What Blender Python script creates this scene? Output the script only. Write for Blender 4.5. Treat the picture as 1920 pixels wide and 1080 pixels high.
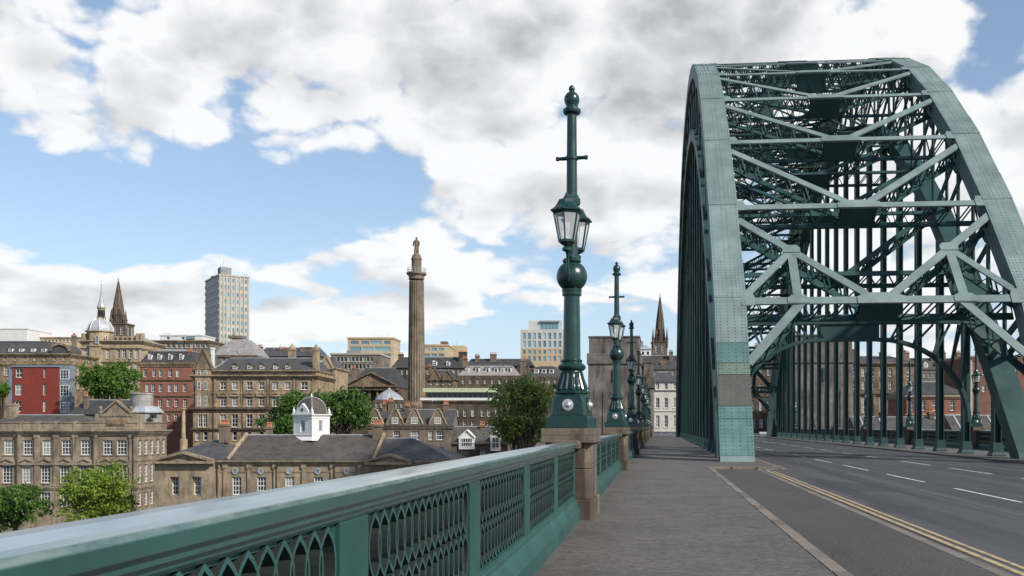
import bpy, bmesh, math, random
from mathutils import Vector, Matrix
for o in list(bpy.data.objects): bpy.data.objects.remove(o)
scene = bpy.context.scene
col = scene.collection
PI = math.pi
# ------------------------------------------------------------------ camera
FPX, CX, CY = 1770.0, 1080.0, 800.0        # focal length and principal point for a 1920 px wide picture
YAW = math.radians(5.0)
EYE = 1.65
SN, CS = math.sin(YAW), math.cos(YAW)
cam_data = bpy.data.cameras.new('camera')
cam = bpy.data.objects.new('camera', cam_data)
col.objects.link(cam)
cam.location = (0, 0, EYE)
cam.rotation_euler = (PI/2, 0, YAW)
cam_data.sensor_width = 36
cam_data.lens = 36*FPX/1920
cam_data.shift_x = (960-CX)/1920
cam_data.shift_y = (CY-540)/1920
cam_data.clip_start = 0.05
cam_data.clip_end = 9000
scene.camera = cam
# ------------------------------------------------------------------ light
SUN_EL, SUN_AZ = math.radians(36), math.radians(122)     # azimuth clockwise from +Y (right, a little behind)
SUN_DIR = Vector((math.sin(SUN_AZ)*math.cos(SUN_EL), math.cos(SUN_AZ)*math.cos(SUN_EL), math.sin(SUN_EL)))
world = bpy.data.worlds.new('World')
scene.world = world
world.use_nodes = True
world.cycles.sampling_method = 'MANUAL'; world.cycles.sample_map_resolution = 512
sun_data = bpy.data.lights.new('sun', 'SUN')
sun_data.energy = 4.8
sun_data.angle = math.radians(2.5)
sun_data.color = (1.0, .93, .83)
sun = bpy.data.objects.new('sun', sun_data)
col.objects.link(sun)
sun.rotation_euler = (-SUN_DIR).to_track_quat('-Z', 'Y').to_euler()
sun.location = SUN_DIR*100
vs = scene.view_settings
vs.view_transform = 'Standard'; vs.look = 'None'; vs.gamma = 1.0; vs.use_curve_mapping = False
vs.exposure = 0.28
scene.cycles.max_bounces = 6

def build_world():
    nt = world.node_tree; N = nt.nodes; L = nt.links
    N.clear()
    out = N.new('ShaderNodeOutputWorld'); bg = N.new('ShaderNodeBackground')
    bg.inputs['Strength'].default_value = 0.12
    L.new(bg.outputs[0], out.inputs[0])
    sky = N.new('ShaderNodeTexSky'); sky.sky_type = 'NISHITA'; sky.sun_disc = False
    sky.sun_elevation = SUN_EL; sky.sun_rotation = SUN_AZ
    sky.air_density = 1.0; sky.dust_density = 0.15; sky.ozone_density = 1.6
    tc = N.new('ShaderNodeTexCoord')
    def m(op, a, b=None, c=None):
        n = N.new('ShaderNodeMath'); n.operation = op
        for i, v in enumerate((a, b, c)):
            if v is None: continue
            if isinstance(v, (int, float)): n.inputs[i].default_value = v
            else: L.new(v, n.inputs[i])
        return n.outputs[0]
    nrm = N.new('ShaderNodeVectorMath'); nrm.operation = 'NORMALIZE'
    L.new(tc.outputs['Generated'], nrm.inputs[0])
    sep = N.new('ShaderNodeSeparateXYZ'); L.new(nrm.outputs[0], sep.inputs[0])
    az = m('ARCTAN2', sep.outputs[0], sep.outputs[1])
    el = m('ARCSINE', sep.outputs[2])
    # cumulus get smaller and flatter towards the horizon: stretch the noise space with elevation
    elw = m('LOGARITHM', m('ADD', m('MAXIMUM', el, 0.0), 0.16), 2.71828)
    def fbm(daz, del_, scale, detail, rough, dist, zoff):
        cmb = N.new('ShaderNodeCombineXYZ')
        L.new(m('ADD', sep.outputs[0], daz), cmb.inputs[0])
        L.new(m('ADD', sep.outputs[1], zoff), cmb.inputs[1])
        L.new(m('MULTIPLY', m('ADD', elw, del_), .62), cmb.inputs[2])
        n = N.new('ShaderNodeTexNoise'); n.noise_dimensions = '3D'
        n.inputs['Scale'].default_value = scale; n.inputs['Detail'].default_value = detail
        n.inputs['Roughness'].default_value = rough; n.inputs['Distortion'].default_value = dist
        L.new(cmb.outputs[0], n.inputs['Vector'])
        return n.outputs[0]
    def puff(daz, del_, scale, detail):
        cmb = N.new('ShaderNodeCombineXYZ')
        L.new(m('ADD', sep.outputs[0], daz), cmb.inputs[0]); L.new(sep.outputs[1], cmb.inputs[1])
        L.new(m('MULTIPLY', m('ADD', elw, del_), .75), cmb.inputs[2])
        wv = N.new('ShaderNodeTexNoise'); wv.inputs['Scale'].default_value = 9; wv.inputs['Detail'].default_value = 5
        L.new(cmb.outputs[0], wv.inputs['Vector'])
        ad = N.new('ShaderNodeVectorMath'); ad.operation = 'MULTIPLY_ADD'; ad.inputs[1].default_value = (.12, .12, .12)
        L.new(wv.outputs['Color'], ad.inputs[0]); L.new(cmb.outputs[0], ad.inputs[2])
        n = N.new('ShaderNodeTexVoronoi'); n.feature = 'F1'
        n.inputs['Scale'].default_value = scale; n.inputs['Detail'].default_value = detail; n.inputs['Roughness'].default_value = .5
        L.new(ad.outputs[0], n.inputs['Vector'])
        return m('SUBTRACT', 1.0, n.outputs['Distance'])
    def body(daz, del_, det, pd): return m('ADD', m('MULTIPLY', fbm(daz, del_, 6.0, det, .54, .1, 3.7), .72), m('MULTIPLY', puff(daz, del_, 11.0, pd), .26))
    base = body(0, 0, 9, 1.6)
    soft = body(0, 0, 4, 0)
    lit = body(.022, .07, 4, 0)          # the same clouds, sampled a little up and to the right
    big = fbm(0, 0, 2.3, 3, .5, .0, 9.1)
    # cloud banks (px of the photograph -> directions): x, y, half width, half height, amount
    blobs = [(90, 200, 230, 120, .26), (330, 60, 200, 110, .14), (560, 120, 190, 110, .15), (1000, 40, 400, 170, .28), (650, 260, 130, 50, .12), (800, 140, 200, 100, .16), (755, 150, 60, 60, .12),
             (880, 400, 210, 85, .30), (1130, 380, 200, 120, .24), (940, 245, 130, 60, .10), (760, 480, 120, 40, .16), (1240, 250, 200, 180, .14), (50, 540, 140, 60, .22), (300, 570, 230, 70, .24), (700, 560, 230, 65, .27),
             (960, 570, 150, 40, .10), (560, 455, 70, 26, .13), (400, 475, 45, 24, .11), (10, 395, 45, 25, .16), (1680, 480, 320, 300, .24), (1850, 260, 190, 170, .22),
             (1550, 30, 420, 120, .24), (130, 600, 260, 55, .20), (480, 605, 320, 45, .18), (1640, 330, 240, 160, .1),
             (330, 400, 420, 75, -.34), (620, 350, 150, 60, -.22), (150, 60, 45, 70, -.20), (655, 105, 40, 40, -.16), (400, 190, 40, 40, -.14),
             (1050, 660, 320, 70, -.28), (870, 520, 80, 36, -.05), (1840, 85, 75, 48, -.30), (190, 470, 90, 40, -.2), (450, 12, 50, 24, -.14), (1120, 500, 120, 30, -.06), (1230, 460, 60, 40, -.08)]
    tot = None
    for (px, py, rx, ry, amt) in blobs:
        u = (px-CX)/FPX; v = (CY-py)/FPX
        a0 = math.atan(u)-YAW; e0 = math.atan(v/math.sqrt(1+u*u))
        da = m('DIVIDE', m('SUBTRACT', az, a0), rx/FPX*1.15)
        de = m('DIVIDE', m('SUBTRACT', el, e0), ry/FPX*1.15)
        r2 = m('ADD', m('MULTIPLY', da, da), m('MULTIPLY', de, de))
        g = m('MULTIPLY', m('EXPONENT', m('MULTIPLY', r2, -1.0)), amt)
        tot = g if tot is None else m('ADD', tot, g)
    def sstep(x, a, b):
        n = N.new('ShaderNodeMapRange'); n.interpolation_type = 'SMOOTHSTEP'
        n.inputs['From Min'].default_value = a; n.inputs['From Max'].default_value = b
        L.new(x, n.inputs['Value']); return n.outputs[0]
    cov = m('ADD', m('ADD', m('MULTIPLY_ADD', m('SUBTRACT', base, .5), 1.65, .5), m('MULTIPLY', tot, .95)), m('MULTIPLY', m('SUBTRACT', big, .5), .22))
    dens = sstep(cov, .425, .57)
    thick = sstep(cov, .55, 1.0)
    rim = m('MULTIPLY', m('SUBTRACT', lit, soft), 3.4)
    shade = m('SUBTRACT', m('SUBTRACT', 1.0, m('MULTIPLY', thick, .36)), rim)
    # the high bank is seen from below, so its thick middle is the grey underside
    shade = m('SUBTRACT', shade, m('MULTIPLY', sstep(el, .20, .42), m('MULTIPLY', thick, .55)))
    shade = m('MINIMUM', m('MAXIMUM', shade, .10), 1.05)
    cc = N.new('ShaderNodeMix'); cc.data_type = 'RGBA'
    L.new(shade, cc.inputs['Factor'])
    cc.inputs['A'].default_value = (3.1, 3.13, 3.25, 1); cc.inputs['B'].default_value = (6.75, 6.75, 6.78, 1)
    # thin high veil over the blue
    vl = N.new('ShaderNodeMix'); vl.data_type = 'RGBA'
    low = m('MULTIPLY', m('EXPONENT', m('MULTIPLY', m('MAXIMUM', el, 0.0), -7.0)), .78)      # haze near the horizon
    L.new(m('ADD', m('ADD', .12, low), m('MULTIPLY', m('SUBTRACT', big, .5), .3)), vl.inputs['Factor'])
    L.new(sky.outputs[0], vl.inputs['A']); vl.inputs['B'].default_value = (3.9, 4.9, 6.1, 1)
    mx = N.new('ShaderNodeMix'); mx.data_type = 'RGBA'
    L.new(m('MULTIPLY', dens, .97), mx.inputs['Factor'])
    L.new(vl.outputs['Result'], mx.inputs['A']); L.new(cc.outputs['Result'], mx.inputs['B'])
    L.new(mx.outputs['Result'], bg.inputs['Color'])
    return sky
build_world()

# ------------------------------------------------------------------ helpers
RT = Vector((CS, SN, 0)); FW = Vector((-SN, CS, 0))
def P(px, w, z):
    u = (px-CX)/FPX
    v = FW*w + RT*(u*w)
    return Vector((v.x, v.y, z))
def ZPX(py, w): return EYE + (CY-py)*w/FPX

class MB:
    def __init__(s): s.v = []; s.f = []; s.sm = []
    def add(s, vs, fs, smooth=False):
        b = len(s.v); s.v += [tuple(p) for p in vs]
        for f in fs: s.f.append([b+i for i in f]); s.sm.append(smooth)
    def box(s, x0, x1, y0, y1, z0, z1):
        s.add([(x0,y0,z0),(x1,y0,z0),(x1,y1,z0),(x0,y1,z0),(x0,y0,z1),(x1,y0,z1),(x1,y1,z1),(x0,y1,z1)],
              [(3,2,1,0),(4,5,6,7),(0,1,5,4),(1,2,6,5),(2,3,7,6),(3,0,4,7)])
    def beam(s, p0, p1, w, h, up=(0,0,1)):
        p0 = Vector(p0); p1 = Vector(p1); d = (p1-p0).normalized(); up = Vector(up)
        sd = d.cross(up)
        if sd.length < 1e-4: sd = d.cross(Vector((1,0,0)))
        sd.normalize(); un = sd.cross(d).normalized()
        a = sd*(w/2); b = un*(h/2); vs = []
        for p in (p0, p1): vs += [p-a-b, p+a-b, p+a+b, p-a+b]
        s.add(vs, [(3,2,1,0),(4,5,6,7),(0,1,5,4),(1,2,6,5),(2,3,7,6),(3,0,4,7)])
    def prism(s, pts, fn, a, b):
        """pts: 2D outline; fn(p, q, t) -> 3D; t from a to b"""
        n = len(pts)
        vs = [fn(p[0], p[1], a) for p in pts]+[fn(p[0], p[1], b) for p in pts]
        s.add(vs, [tuple(range(n))[::-1], tuple(range(n, 2*n))]+[(i, (i+1)%n, n+(i+1)%n, n+i) for i in range(n)])
    def lathe(s, prof, n=16, c=(0,0,0), rot=0.0, smooth=True, cap=True):
        vs = []
        for (z, r) in prof:
            for i in range(n):
                a = rot+2*PI*i/n; vs.append((c[0]+r*math.cos(a), c[1]+r*math.sin(a), c[2]+z))
        fs = []
        for j in range(len(prof)-1):
            for i in range(n): fs.append((j*n+i, j*n+(i+1)%n, (j+1)*n+(i+1)%n, (j+1)*n+i))
        s.add(vs, fs, smooth)
        if cap:
            m = len(prof)-1
            s.add(vs[:n], [tuple(range(n))[::-1]]); s.add(vs[m*n:], [tuple(range(n))])
    def loft(s, prof, c=(0,0,0)):
        """square section with cut corners: (z, half, chamfer)"""
        vs = []
        for (z, h, k) in prof:
            for (x, y) in ((h-k,-h),(h,-h+k),(h,h-k),(h-k,h),(-h+k,h),(-h,h-k),(-h,-h+k),(-h+k,-h)):
                vs.append((c[0]+x, c[1]+y, c[2]+z))
        fs = [tuple(range(8))[::-1], tuple(range(8*(len(prof)-1), 8*len(prof)))]
        for j in range(len(prof)-1):
            for i in range(8): fs.append((j*8+i, j*8+(i+1)%8, (j+1)*8+(i+1)%8, (j+1)*8+i))
        s.add(vs, fs)
    def tube(s, pts, rad, n=6, smooth=True):
        pts = [Vector(p) for p in pts]; vs = []
        for i, p in enumerate(pts):
            d = (pts[min(i+1, len(pts)-1)]-pts[max(i-1, 0)]).normalized()
            a = d.cross(Vector((0,0,1)))
            if a.length < 1e-3: a = d.cross(Vector((1,0,0)))
            a.normalize(); b = d.cross(a)
            r = rad[i] if isinstance(rad, (list, tuple)) else rad
            for k in range(n):
                t = 2*PI*k/n; vs.append(p+a*(r*math.cos(t))+b*(r*math.sin(t)))
        fs = [tuple(range(n)), tuple(range(n*(len(pts)-1), n*len(pts)))[::-1]]
        for j in range(len(pts)-1):
            for k in range(n): fs.append((j*n+k, (j+1)*n+k, (j+1)*n+(k+1)%n, j*n+(k+1)%n))
        s.add(vs, fs, smooth)
    def mesh(s, name, mat=None):
        me = bpy.data.meshes.new(name); me.from_pydata(s.v, [], s.f)
        if any(s.sm):
            me.polygons.foreach_set('use_smooth', s.sm)
            me.set_sharp_from_angle(angle=math.radians(40))
        if mat: me.materials.append(mat)
        me.update()
        return me
    def build(s, name, mat, parent=None, bevel=0):
        return link(name, s.mesh(name, mat), parent, bevel)

def link(name, me, parent=None, bevel=0, loc=None, rz=0):
    o = bpy.data.objects.new(name, me); col.objects.link(o)
    if parent: o.parent = parent
    if loc is not None: o.location = loc
    if rz: o.rotation_euler.z = rz
    if bevel:
        md = o.modifiers.new('bevel', 'BEVEL'); md.width = bevel; md.segments = 2; md.limit_method = 'ANGLE'
        md.harden_normals = False
    return o
def tag(o, label=None, cat=None, group=None, kind=None):
    if label: o['label'] = label
    if cat: o['category'] = cat
    if group: o['group'] = group
    if kind: o['kind'] = kind
    return o
def empty(name, loc, rz=0, label=None, cat=None, group=None):
    o = bpy.data.objects.new(name, None); col.objects.link(o)
    o.location = loc; o.rotation_euler.z = rz; o.empty_display_size = .3
    return tag(o, label, cat, group)
def copy_tree(o, parent=None):
    c = o.copy(); col.objects.link(c); c.parent = parent
    for ch in list(KIDS.get(o.name, ())) or [k for k in o.children]: copy_tree(ch, c)
    return c
KIDS = {}

# ------------------------------------------------------------------ materials
def rgb(c): return (c[0], c[1], c[2], 1)
def new_mat(name, rough=.6, spec=.5, metal=0):
    m = bpy.data.materials.new(name); m.use_nodes = True
    b = m.node_tree.nodes['Principled BSDF']
    b.inputs['Roughness'].default_value = rough; b.inputs['Metallic'].default_value = metal
    b.inputs['Specular IOR Level'].default_value = spec
    return m, m.node_tree, b
def nd(nt, t, **kw):
    n = nt.nodes.new(t)
    for k, v in kw.items(): setattr(n, k, v)
    return n
def noise(nt, scale, detail=4, rough=.55, vec=None, stretch=None, dist=0):
    n = nd(nt, 'ShaderNodeTexNoise'); n.inputs['Scale'].default_value = scale; n.inputs['Detail'].default_value = detail
    n.inputs['Roughness'].default_value = rough; n.inputs['Distortion'].default_value = dist
    if vec is None: vec = nd(nt, 'ShaderNodeTexCoord').outputs['Object']
    if stretch:
        mp = nd(nt, 'ShaderNodeMapping'); mp.inputs['Scale'].default_value = stretch
        nt.links.new(vec, mp.inputs[0]); vec = mp.outputs[0]
    nt.links.new(vec, n.inputs['Vector']); return n.outputs[0]
def ramp(nt, fac, stops):
    r = nd(nt, 'ShaderNodeValToRGB'); nt.links.new(fac, r.inputs[0])
    while len(r.color_ramp.elements) < len(stops): r.color_ramp.elements.new(.5)
    for e, (p, c) in zip(r.color_ramp.elements, stops): e.position = p; e.color = rgb(c) if len(c) == 3 else c
    return r.outputs[0]
def mix(nt, fac, a, b, mode='MIX'):
    n = nd(nt, 'ShaderNodeMix', data_type='RGBA', blend_type=mode)
    for k, v in (('Factor', fac), ('A', a), ('B', b)):
        if isinstance(v, (int, float)): n.inputs[k].default_value = v
        elif isinstance(v, tuple): n.inputs[k].default_value = rgb(v)
        else: nt.links.new(v, n.inputs[k])
    return n.outputs['Result']
def bump(nt, b, h, strength, dist):
    n = nd(nt, 'ShaderNodeBump'); n.inputs['Strength'].default_value = strength; n.inputs['Distance'].default_value = dist
    nt.links.new(h, n.inputs['Height']); nt.links.new(n.outputs[0], b.inputs['Normal'])
def sc(c, k): return tuple(min(1, x*k) for x in c)
_mats = {}
def paint(name, c, rough=.45, stain=.35, scale=1.0, spec=.5):
    if name in _mats: return _mats[name]
    m, nt, b = new_mat(name, rough, spec)
    geo = nd(nt, 'ShaderNodeNewGeometry').outputs['Position']
    n1 = noise(nt, 1.3*scale, 6, .6, geo)
    n2 = noise(nt, 4*scale, 5, .65, geo, stretch=(1,1,.18))
    c1 = ramp(nt, n1, [(.3, sc(c,.78)), (.7, sc(c,1.2))])
    grime = ramp(nt, n2, [(.52, (0,0,0)), (.75, (1,1,1))])
    dirt = tuple(x*.45+y*.35 for x, y in zip(c, (.10,.085,.06)))
    cf = mix(nt, mix(nt, 1.0, grime, (stain,)*3, 'MULTIPLY'), c1, dirt)
    n3 = noise(nt, 26*scale, 4, .7, geo)
    cf = mix(nt, ramp(nt, n3, [(.66, (0,0,0)), (.74, (.55,)*3)]), cf, tuple(x*.4+y*.5 for x, y in zip(c, (.13,.085,.05))))
    n4 = noise(nt, 7*scale, 6, .75, geo)
    cf = mix(nt, ramp(nt, n4, [(.60, (0,0,0)), (.70, (.35,)*3)]), cf, sc(c, 1.7))
    oi = nd(nt, 'ShaderNodeObjectInfo').outputs['Random']
    cf = mix(nt, 1.0, cf, ramp(nt, oi, [(0, (.82,.84,.84)), (1, (1.0,1.0,1.0))]), 'MULTIPLY')
    nt.links.new(cf, b.inputs['Base Color'])
    nt.links.new(ramp(nt, n1, [(.3, (rough*.8,)*3), (.7, (min(1,rough*1.25),)*3)]), b.inputs['Roughness'])
    bump(nt, b, noise(nt, 35*scale, 3, .6, geo), .12, .01)
    _mats[name] = m; return m
def stone(name, c, dark=None, course=.45, stain=.55, k=1.0, var=.10):
    if name in _mats: return _mats[name]
    m, nt, b = new_mat(name, .9, .25)
    dark = dark or sc(c, .38)
    tc = nd(nt, 'ShaderNodeTexCoord').outputs['Object']
    sp = nd(nt, 'ShaderNodeSeparateXYZ'); nt.links.new(tc, sp.inputs[0])
    ad = nd(nt, 'ShaderNodeMath', operation='ADD'); nt.links.new(sp.outputs[0], ad.inputs[0]); nt.links.new(sp.outputs[1], ad.inputs[1])
    cb = nd(nt, 'ShaderNodeCombineXYZ'); nt.links.new(ad.outputs[0], cb.inputs[0]); nt.links.new(sp.outputs[2], cb.inputs[1])
    br = nd(nt, 'ShaderNodeTexBrick'); nt.links.new(cb.outputs[0], br.inputs['Vector'])
    br.inputs['Scale'].default_value = 1.0; br.inputs['Brick Width'].default_value = course*2.1; br.inputs['Row Height'].default_value = course
    br.inputs['Mortar Size'].default_value = .018; br.inputs['Mortar Smooth'].default_value = .3
    br.inputs['Color1'].default_value = rgb(sc(c, .82)); br.inputs['Color2'].default_value = rgb(sc(c, 1.16)); br.inputs['Mortar'].default_value = rgb(sc(c,.5))
    n1 = noise(nt, .35*k, 6, .6, tc); n2 = noise(nt, 1.5*k, 6, .65, tc, stretch=(1,1,.22)); n3 = noise(nt, 9*k, 4, .6, tc)
    base = mix(nt, .5, br.outputs['Color'], ramp(nt, n3, [(.3, sc(c,.7)), (.7, sc(c,1.2))]))
    s1 = ramp(nt, n1, [(.40, (0,0,0)), (.62, (stain,)*3)])
    s2 = ramp(nt, n2, [(.48, (0,0,0)), (.66, (stain,)*3)])
    oi = nd(nt, 'ShaderNodeObjectInfo').outputs['Random']
    fin = mix(nt, 1.0, mix(nt, s2, mix(nt, s1, base, sc(dark,1.5)), dark), ramp(nt, oi, [(0, (1-var,1-var,1-var)), (1, (1.0,1.0,1.0))]), 'MULTIPLY')
    nt.links.new(fin, b.inputs['Base Color'])
    bump(nt, b, br.outputs['Fac'], -.25, .02)
    _mats[name] = m; return m
def slate(name, c, k=1.0):
    if name in _mats: return _mats[name]
    m, nt, b = new_mat(name, .6, .4)
    tc = nd(nt, 'ShaderNodeTexCoord').outputs['Object']
    sp = nd(nt, 'ShaderNodeSeparateXYZ'); nt.links.new(tc, sp.inputs[0])
    ad = nd(nt, 'ShaderNodeMath', operation='ADD'); nt.links.new(sp.outputs[0], ad.inputs[0]); nt.links.new(sp.outputs[1], ad.inputs[1])
    cb = nd(nt, 'ShaderNodeCombineXYZ'); nt.links.new(ad.outputs[0], cb.inputs[0]); nt.links.new(sp.outputs[2], cb.inputs[1])
    br = nd(nt, 'ShaderNodeTexBrick'); nt.links.new(cb.outputs[0], br.inputs['Vector'])
    br.inputs['Scale'].default_value = 1.0; br.inputs['Brick Width'].default_value = .5; br.inputs['Row Height'].default_value = .22
    br.inputs['Mortar Size'].default_value = .012
    br.inputs['Color1'].default_value = rgb(sc(c,.75)); br.inputs['Color2'].default_value = rgb(sc(c,1.3)); br.inputs['Mortar'].default_value = rgb(sc(c,.55))
    n1 = noise(nt, .5, 7, .65, tc); n2 = noise(nt, 3, 5, .7, tc, stretch=(1,1,.3))
    lich = tuple(x*.5+y for x, y in zip(c, (.07,.065,.045)))
    a = mix(nt, ramp(nt, n1, [(.45, (0,0,0)), (.75, (.75,)*3)]), br.outputs['Color'], lich)
    a = mix(nt, ramp(nt, n2, [(.55, (0,0,0)), (.75, (.5,)*3)]), a, sc(c,.55))
    nt.links.new(a, b.inputs['Base Color']); bump(nt, b, br.outputs['Fac'], -.3, .02)
    _mats[name] = m; return m
def brick(name, c):
    if name in _mats: return _mats[name]
    m, nt, b = new_mat(name, .9, .2)
    tc = nd(nt, 'ShaderNodeTexCoord').outputs['Object']
    sp = nd(nt, 'ShaderNodeSeparateXYZ'); nt.links.new(tc, sp.inputs[0])
    ad = nd(nt, 'ShaderNodeMath', operation='ADD'); nt.links.new(sp.outputs[0], ad.inputs[0]); nt.links.new(sp.outputs[1], ad.inputs[1])
    cb = nd(nt, 'ShaderNodeCombineXYZ'); nt.links.new(ad.outputs[0], cb.inputs[0]); nt.links.new(sp.outputs[2], cb.inputs[1])
    br = nd(nt, 'ShaderNodeTexBrick'); nt.links.new(cb.outputs[0], br.inputs['Vector'])
    br.inputs['Brick Width'].default_value = .23; br.inputs['Row Height'].default_value = .075; br.inputs['Scale'].default_value = 1
    br.inputs['Mortar Size'].default_value = .008
    br.inputs['Color1'].default_value = rgb(sc(c,.8)); br.inputs['Color2'].default_value = rgb(sc(c,1.2)); br.inputs['Mortar'].default_value = (.25,.2,.17,1)
    n1 = noise(nt, .6, 6, .6, tc); n2 = noise(nt, 2.2, 5, .6, tc, stretch=(1,1,.25))
    a = mix(nt, ramp(nt, n1, [(.42, (0,0,0)), (.72, (.6,)*3)]), br.outputs['Color'], sc(c,.5))
    a = mix(nt, ramp(nt, n2, [(.55, (0,0,0)), (.75, (.4,)*3)]), a, sc(c,.35))
    nt.links.new(a, b.inputs['Base Color'])
    _mats[name] = m; return m
def plain(name, c, rough=.6, var=.2, scale=2, metal=0, spec=.5):
    if name in _mats: return _mats[name]
    m, nt, b = new_mat(name, rough, spec, metal)
    n1 = noise(nt, scale, 6, .6); nt.links.new(ramp(nt, n1, [(.3, sc(c,1-var)), (.7, sc(c,1+var))]), b.inputs['Base Color'])
    _mats[name] = m; return m

GREEN = (.030, .125, .112)
M_rail = paint('railing_paint', (.019,.072,.065), .42, .6, 1.5, .45)
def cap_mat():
    m = paint('cap_rail_paint', (.020,.078,.070), .3, .2, 1.5, .6).copy(); m.name = 'cap_rail_sheen_worn_paint'
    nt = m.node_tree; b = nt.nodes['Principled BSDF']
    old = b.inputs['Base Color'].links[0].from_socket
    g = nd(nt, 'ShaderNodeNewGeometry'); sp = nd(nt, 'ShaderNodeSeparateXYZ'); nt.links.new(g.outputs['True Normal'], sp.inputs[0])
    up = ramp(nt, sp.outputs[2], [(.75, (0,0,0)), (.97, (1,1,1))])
    sheen_wear = noise(nt, 2.2, 7, .65, g.outputs['Position'], stretch=(2.5,.6,1))
    pale = ramp(nt, sheen_wear, [(.3, (.06,.125,.13)), (.55, (.105,.165,.175)), (.75, (.17,.22,.23))])  # upward faces painted paler: sky sheen put into the colour, along with worn paint
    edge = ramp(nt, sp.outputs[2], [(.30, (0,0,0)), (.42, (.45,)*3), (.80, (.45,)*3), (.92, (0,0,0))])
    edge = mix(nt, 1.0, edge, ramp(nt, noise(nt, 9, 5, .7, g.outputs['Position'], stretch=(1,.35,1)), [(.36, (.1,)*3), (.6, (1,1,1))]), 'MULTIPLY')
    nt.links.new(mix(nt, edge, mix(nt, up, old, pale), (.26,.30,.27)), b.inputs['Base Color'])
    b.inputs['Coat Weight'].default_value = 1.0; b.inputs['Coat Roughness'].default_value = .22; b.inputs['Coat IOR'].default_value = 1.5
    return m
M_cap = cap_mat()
def grille_mat():
    m = paint('grille_paint', (.022,.078,.070), .4, .3, 2.5, .5).copy(); m.name = 'grille_dark_sided_paint'
    nt = m.node_tree; b = nt.nodes['Principled BSDF']
    old = b.inputs['Base Color'].links[0].from_socket
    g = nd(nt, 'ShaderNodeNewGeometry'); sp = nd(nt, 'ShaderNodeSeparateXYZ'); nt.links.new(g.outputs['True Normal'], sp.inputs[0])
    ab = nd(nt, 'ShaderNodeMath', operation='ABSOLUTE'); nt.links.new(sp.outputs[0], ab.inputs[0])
    nt.links.new(mix(nt, ramp(nt, ab.outputs[0], [(.5, (0,0,0)), (.9, (1,1,1))]), (.020,.026,.025), old), b.inputs['Base Color'])  # faces along the depth of the bars are darker than front and back
    return m
M_grille = grille_mat()
M_lamp = paint('lamp_paint', (.0055,.034,.029), .28, .2, 2, .6)
M_arch = paint('arch_lit_weathered_paint', (.162,.218,.212), .62, .5, .5, .3)  # chalky outer faces; the sky light they catch is also in this colour
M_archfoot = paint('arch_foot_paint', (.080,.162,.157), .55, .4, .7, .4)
M_steel = paint('arch_shaded_steel_paint', (.017,.058,.057), .55, .35, .6, .4)  # inner members: darker green with their shade painted into it
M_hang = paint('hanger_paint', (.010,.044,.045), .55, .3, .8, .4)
M_greypatch = paint('grey_overpaint', (.088,.088,.082), .7, .2, 1.2, .3)
M_stainpatch = paint('stained_paint', (.12,.165,.13), .6, .8, 1.0, .3)
M_rivet = paint('rivet_head_paint', (.080,.128,.120), .55, .3, 1, .4)
M_ped = stone('pedestal_stone', (.165,.134,.104), (.045,.036,.028), .5, .85, 2.2)
M_gran = stone('tower_granite', (.200,.178,.158), (.055,.048,.042), .9, .85, .8)
M_kerb = stone('granite_kerb', (.29,.25,.215), (.11,.092,.078), .6, .6, 4, .38)
M_white = plain('white_joinery', (.64,.64,.62), .5, .12)
M_off = plain('off_white_render', (.56,.56,.54), .7, .1, .6)
M_silver = plain('boss_metal', (.62,.62,.60), .25, .1, 6, .8)
M_pot = plain('terracotta', (.42,.17,.09), .85, .25, 3)
M_lead = plain('lead_sheet', (.30,.32,.35), .5, .22, .8)
M_flat = plain('roof_felt', (.20,.20,.20), .8, .25, .5)
M_door = plain('dark_opening', (.03,.03,.032), .6, .3)
def glass_mat():
    m, nt, b = new_mat('window_glass', .08, .5)
    oi = nd(nt, 'ShaderNodeObjectInfo').outputs['Random']
    nt.links.new(ramp(nt, oi, [(0, (.012,.014,.018)), (.72, (.03,.034,.04)), (.78, (.16,.16,.155)), (1, (.26,.255,.24))]), b.inputs['Base Color'])
    return m
M_glass = glass_mat()
def blue_glass():
    m, nt, b = new_mat('tinted_office_glass', .1, .6)
    oi = nd(nt, 'ShaderNodeObjectInfo').outputs['Random']
    nt.links.new(ramp(nt, oi, [(0, (.06,.13,.16)), (.6, (.12,.25,.30)), (1, (.26,.38,.42))]), b.inputs['Base Color'])
    return m
M_bglass = blue_glass()
def lantern_glass():
    m, nt, b = new_mat('lantern_glass', .08, .5)
    b.inputs['Base Color'].default_value = (.85,.88,.88,1)
    tr = nd(nt, 'ShaderNodeBsdfTransparent'); tr.inputs[0].default_value = (.9,.92,.92,1)
    ms = nd(nt, 'ShaderNodeMixShader'); ms.inputs[0].default_value = .34
    nt.links.new(tr.outputs[0], ms.inputs[1]); nt.links.new(b.outputs[0], ms.inputs[2])
    nt.links.new(ms.outputs[0], nt.nodes['Material Output'].inputs[0])
    return m
M_lglass = lantern_glass()
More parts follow.
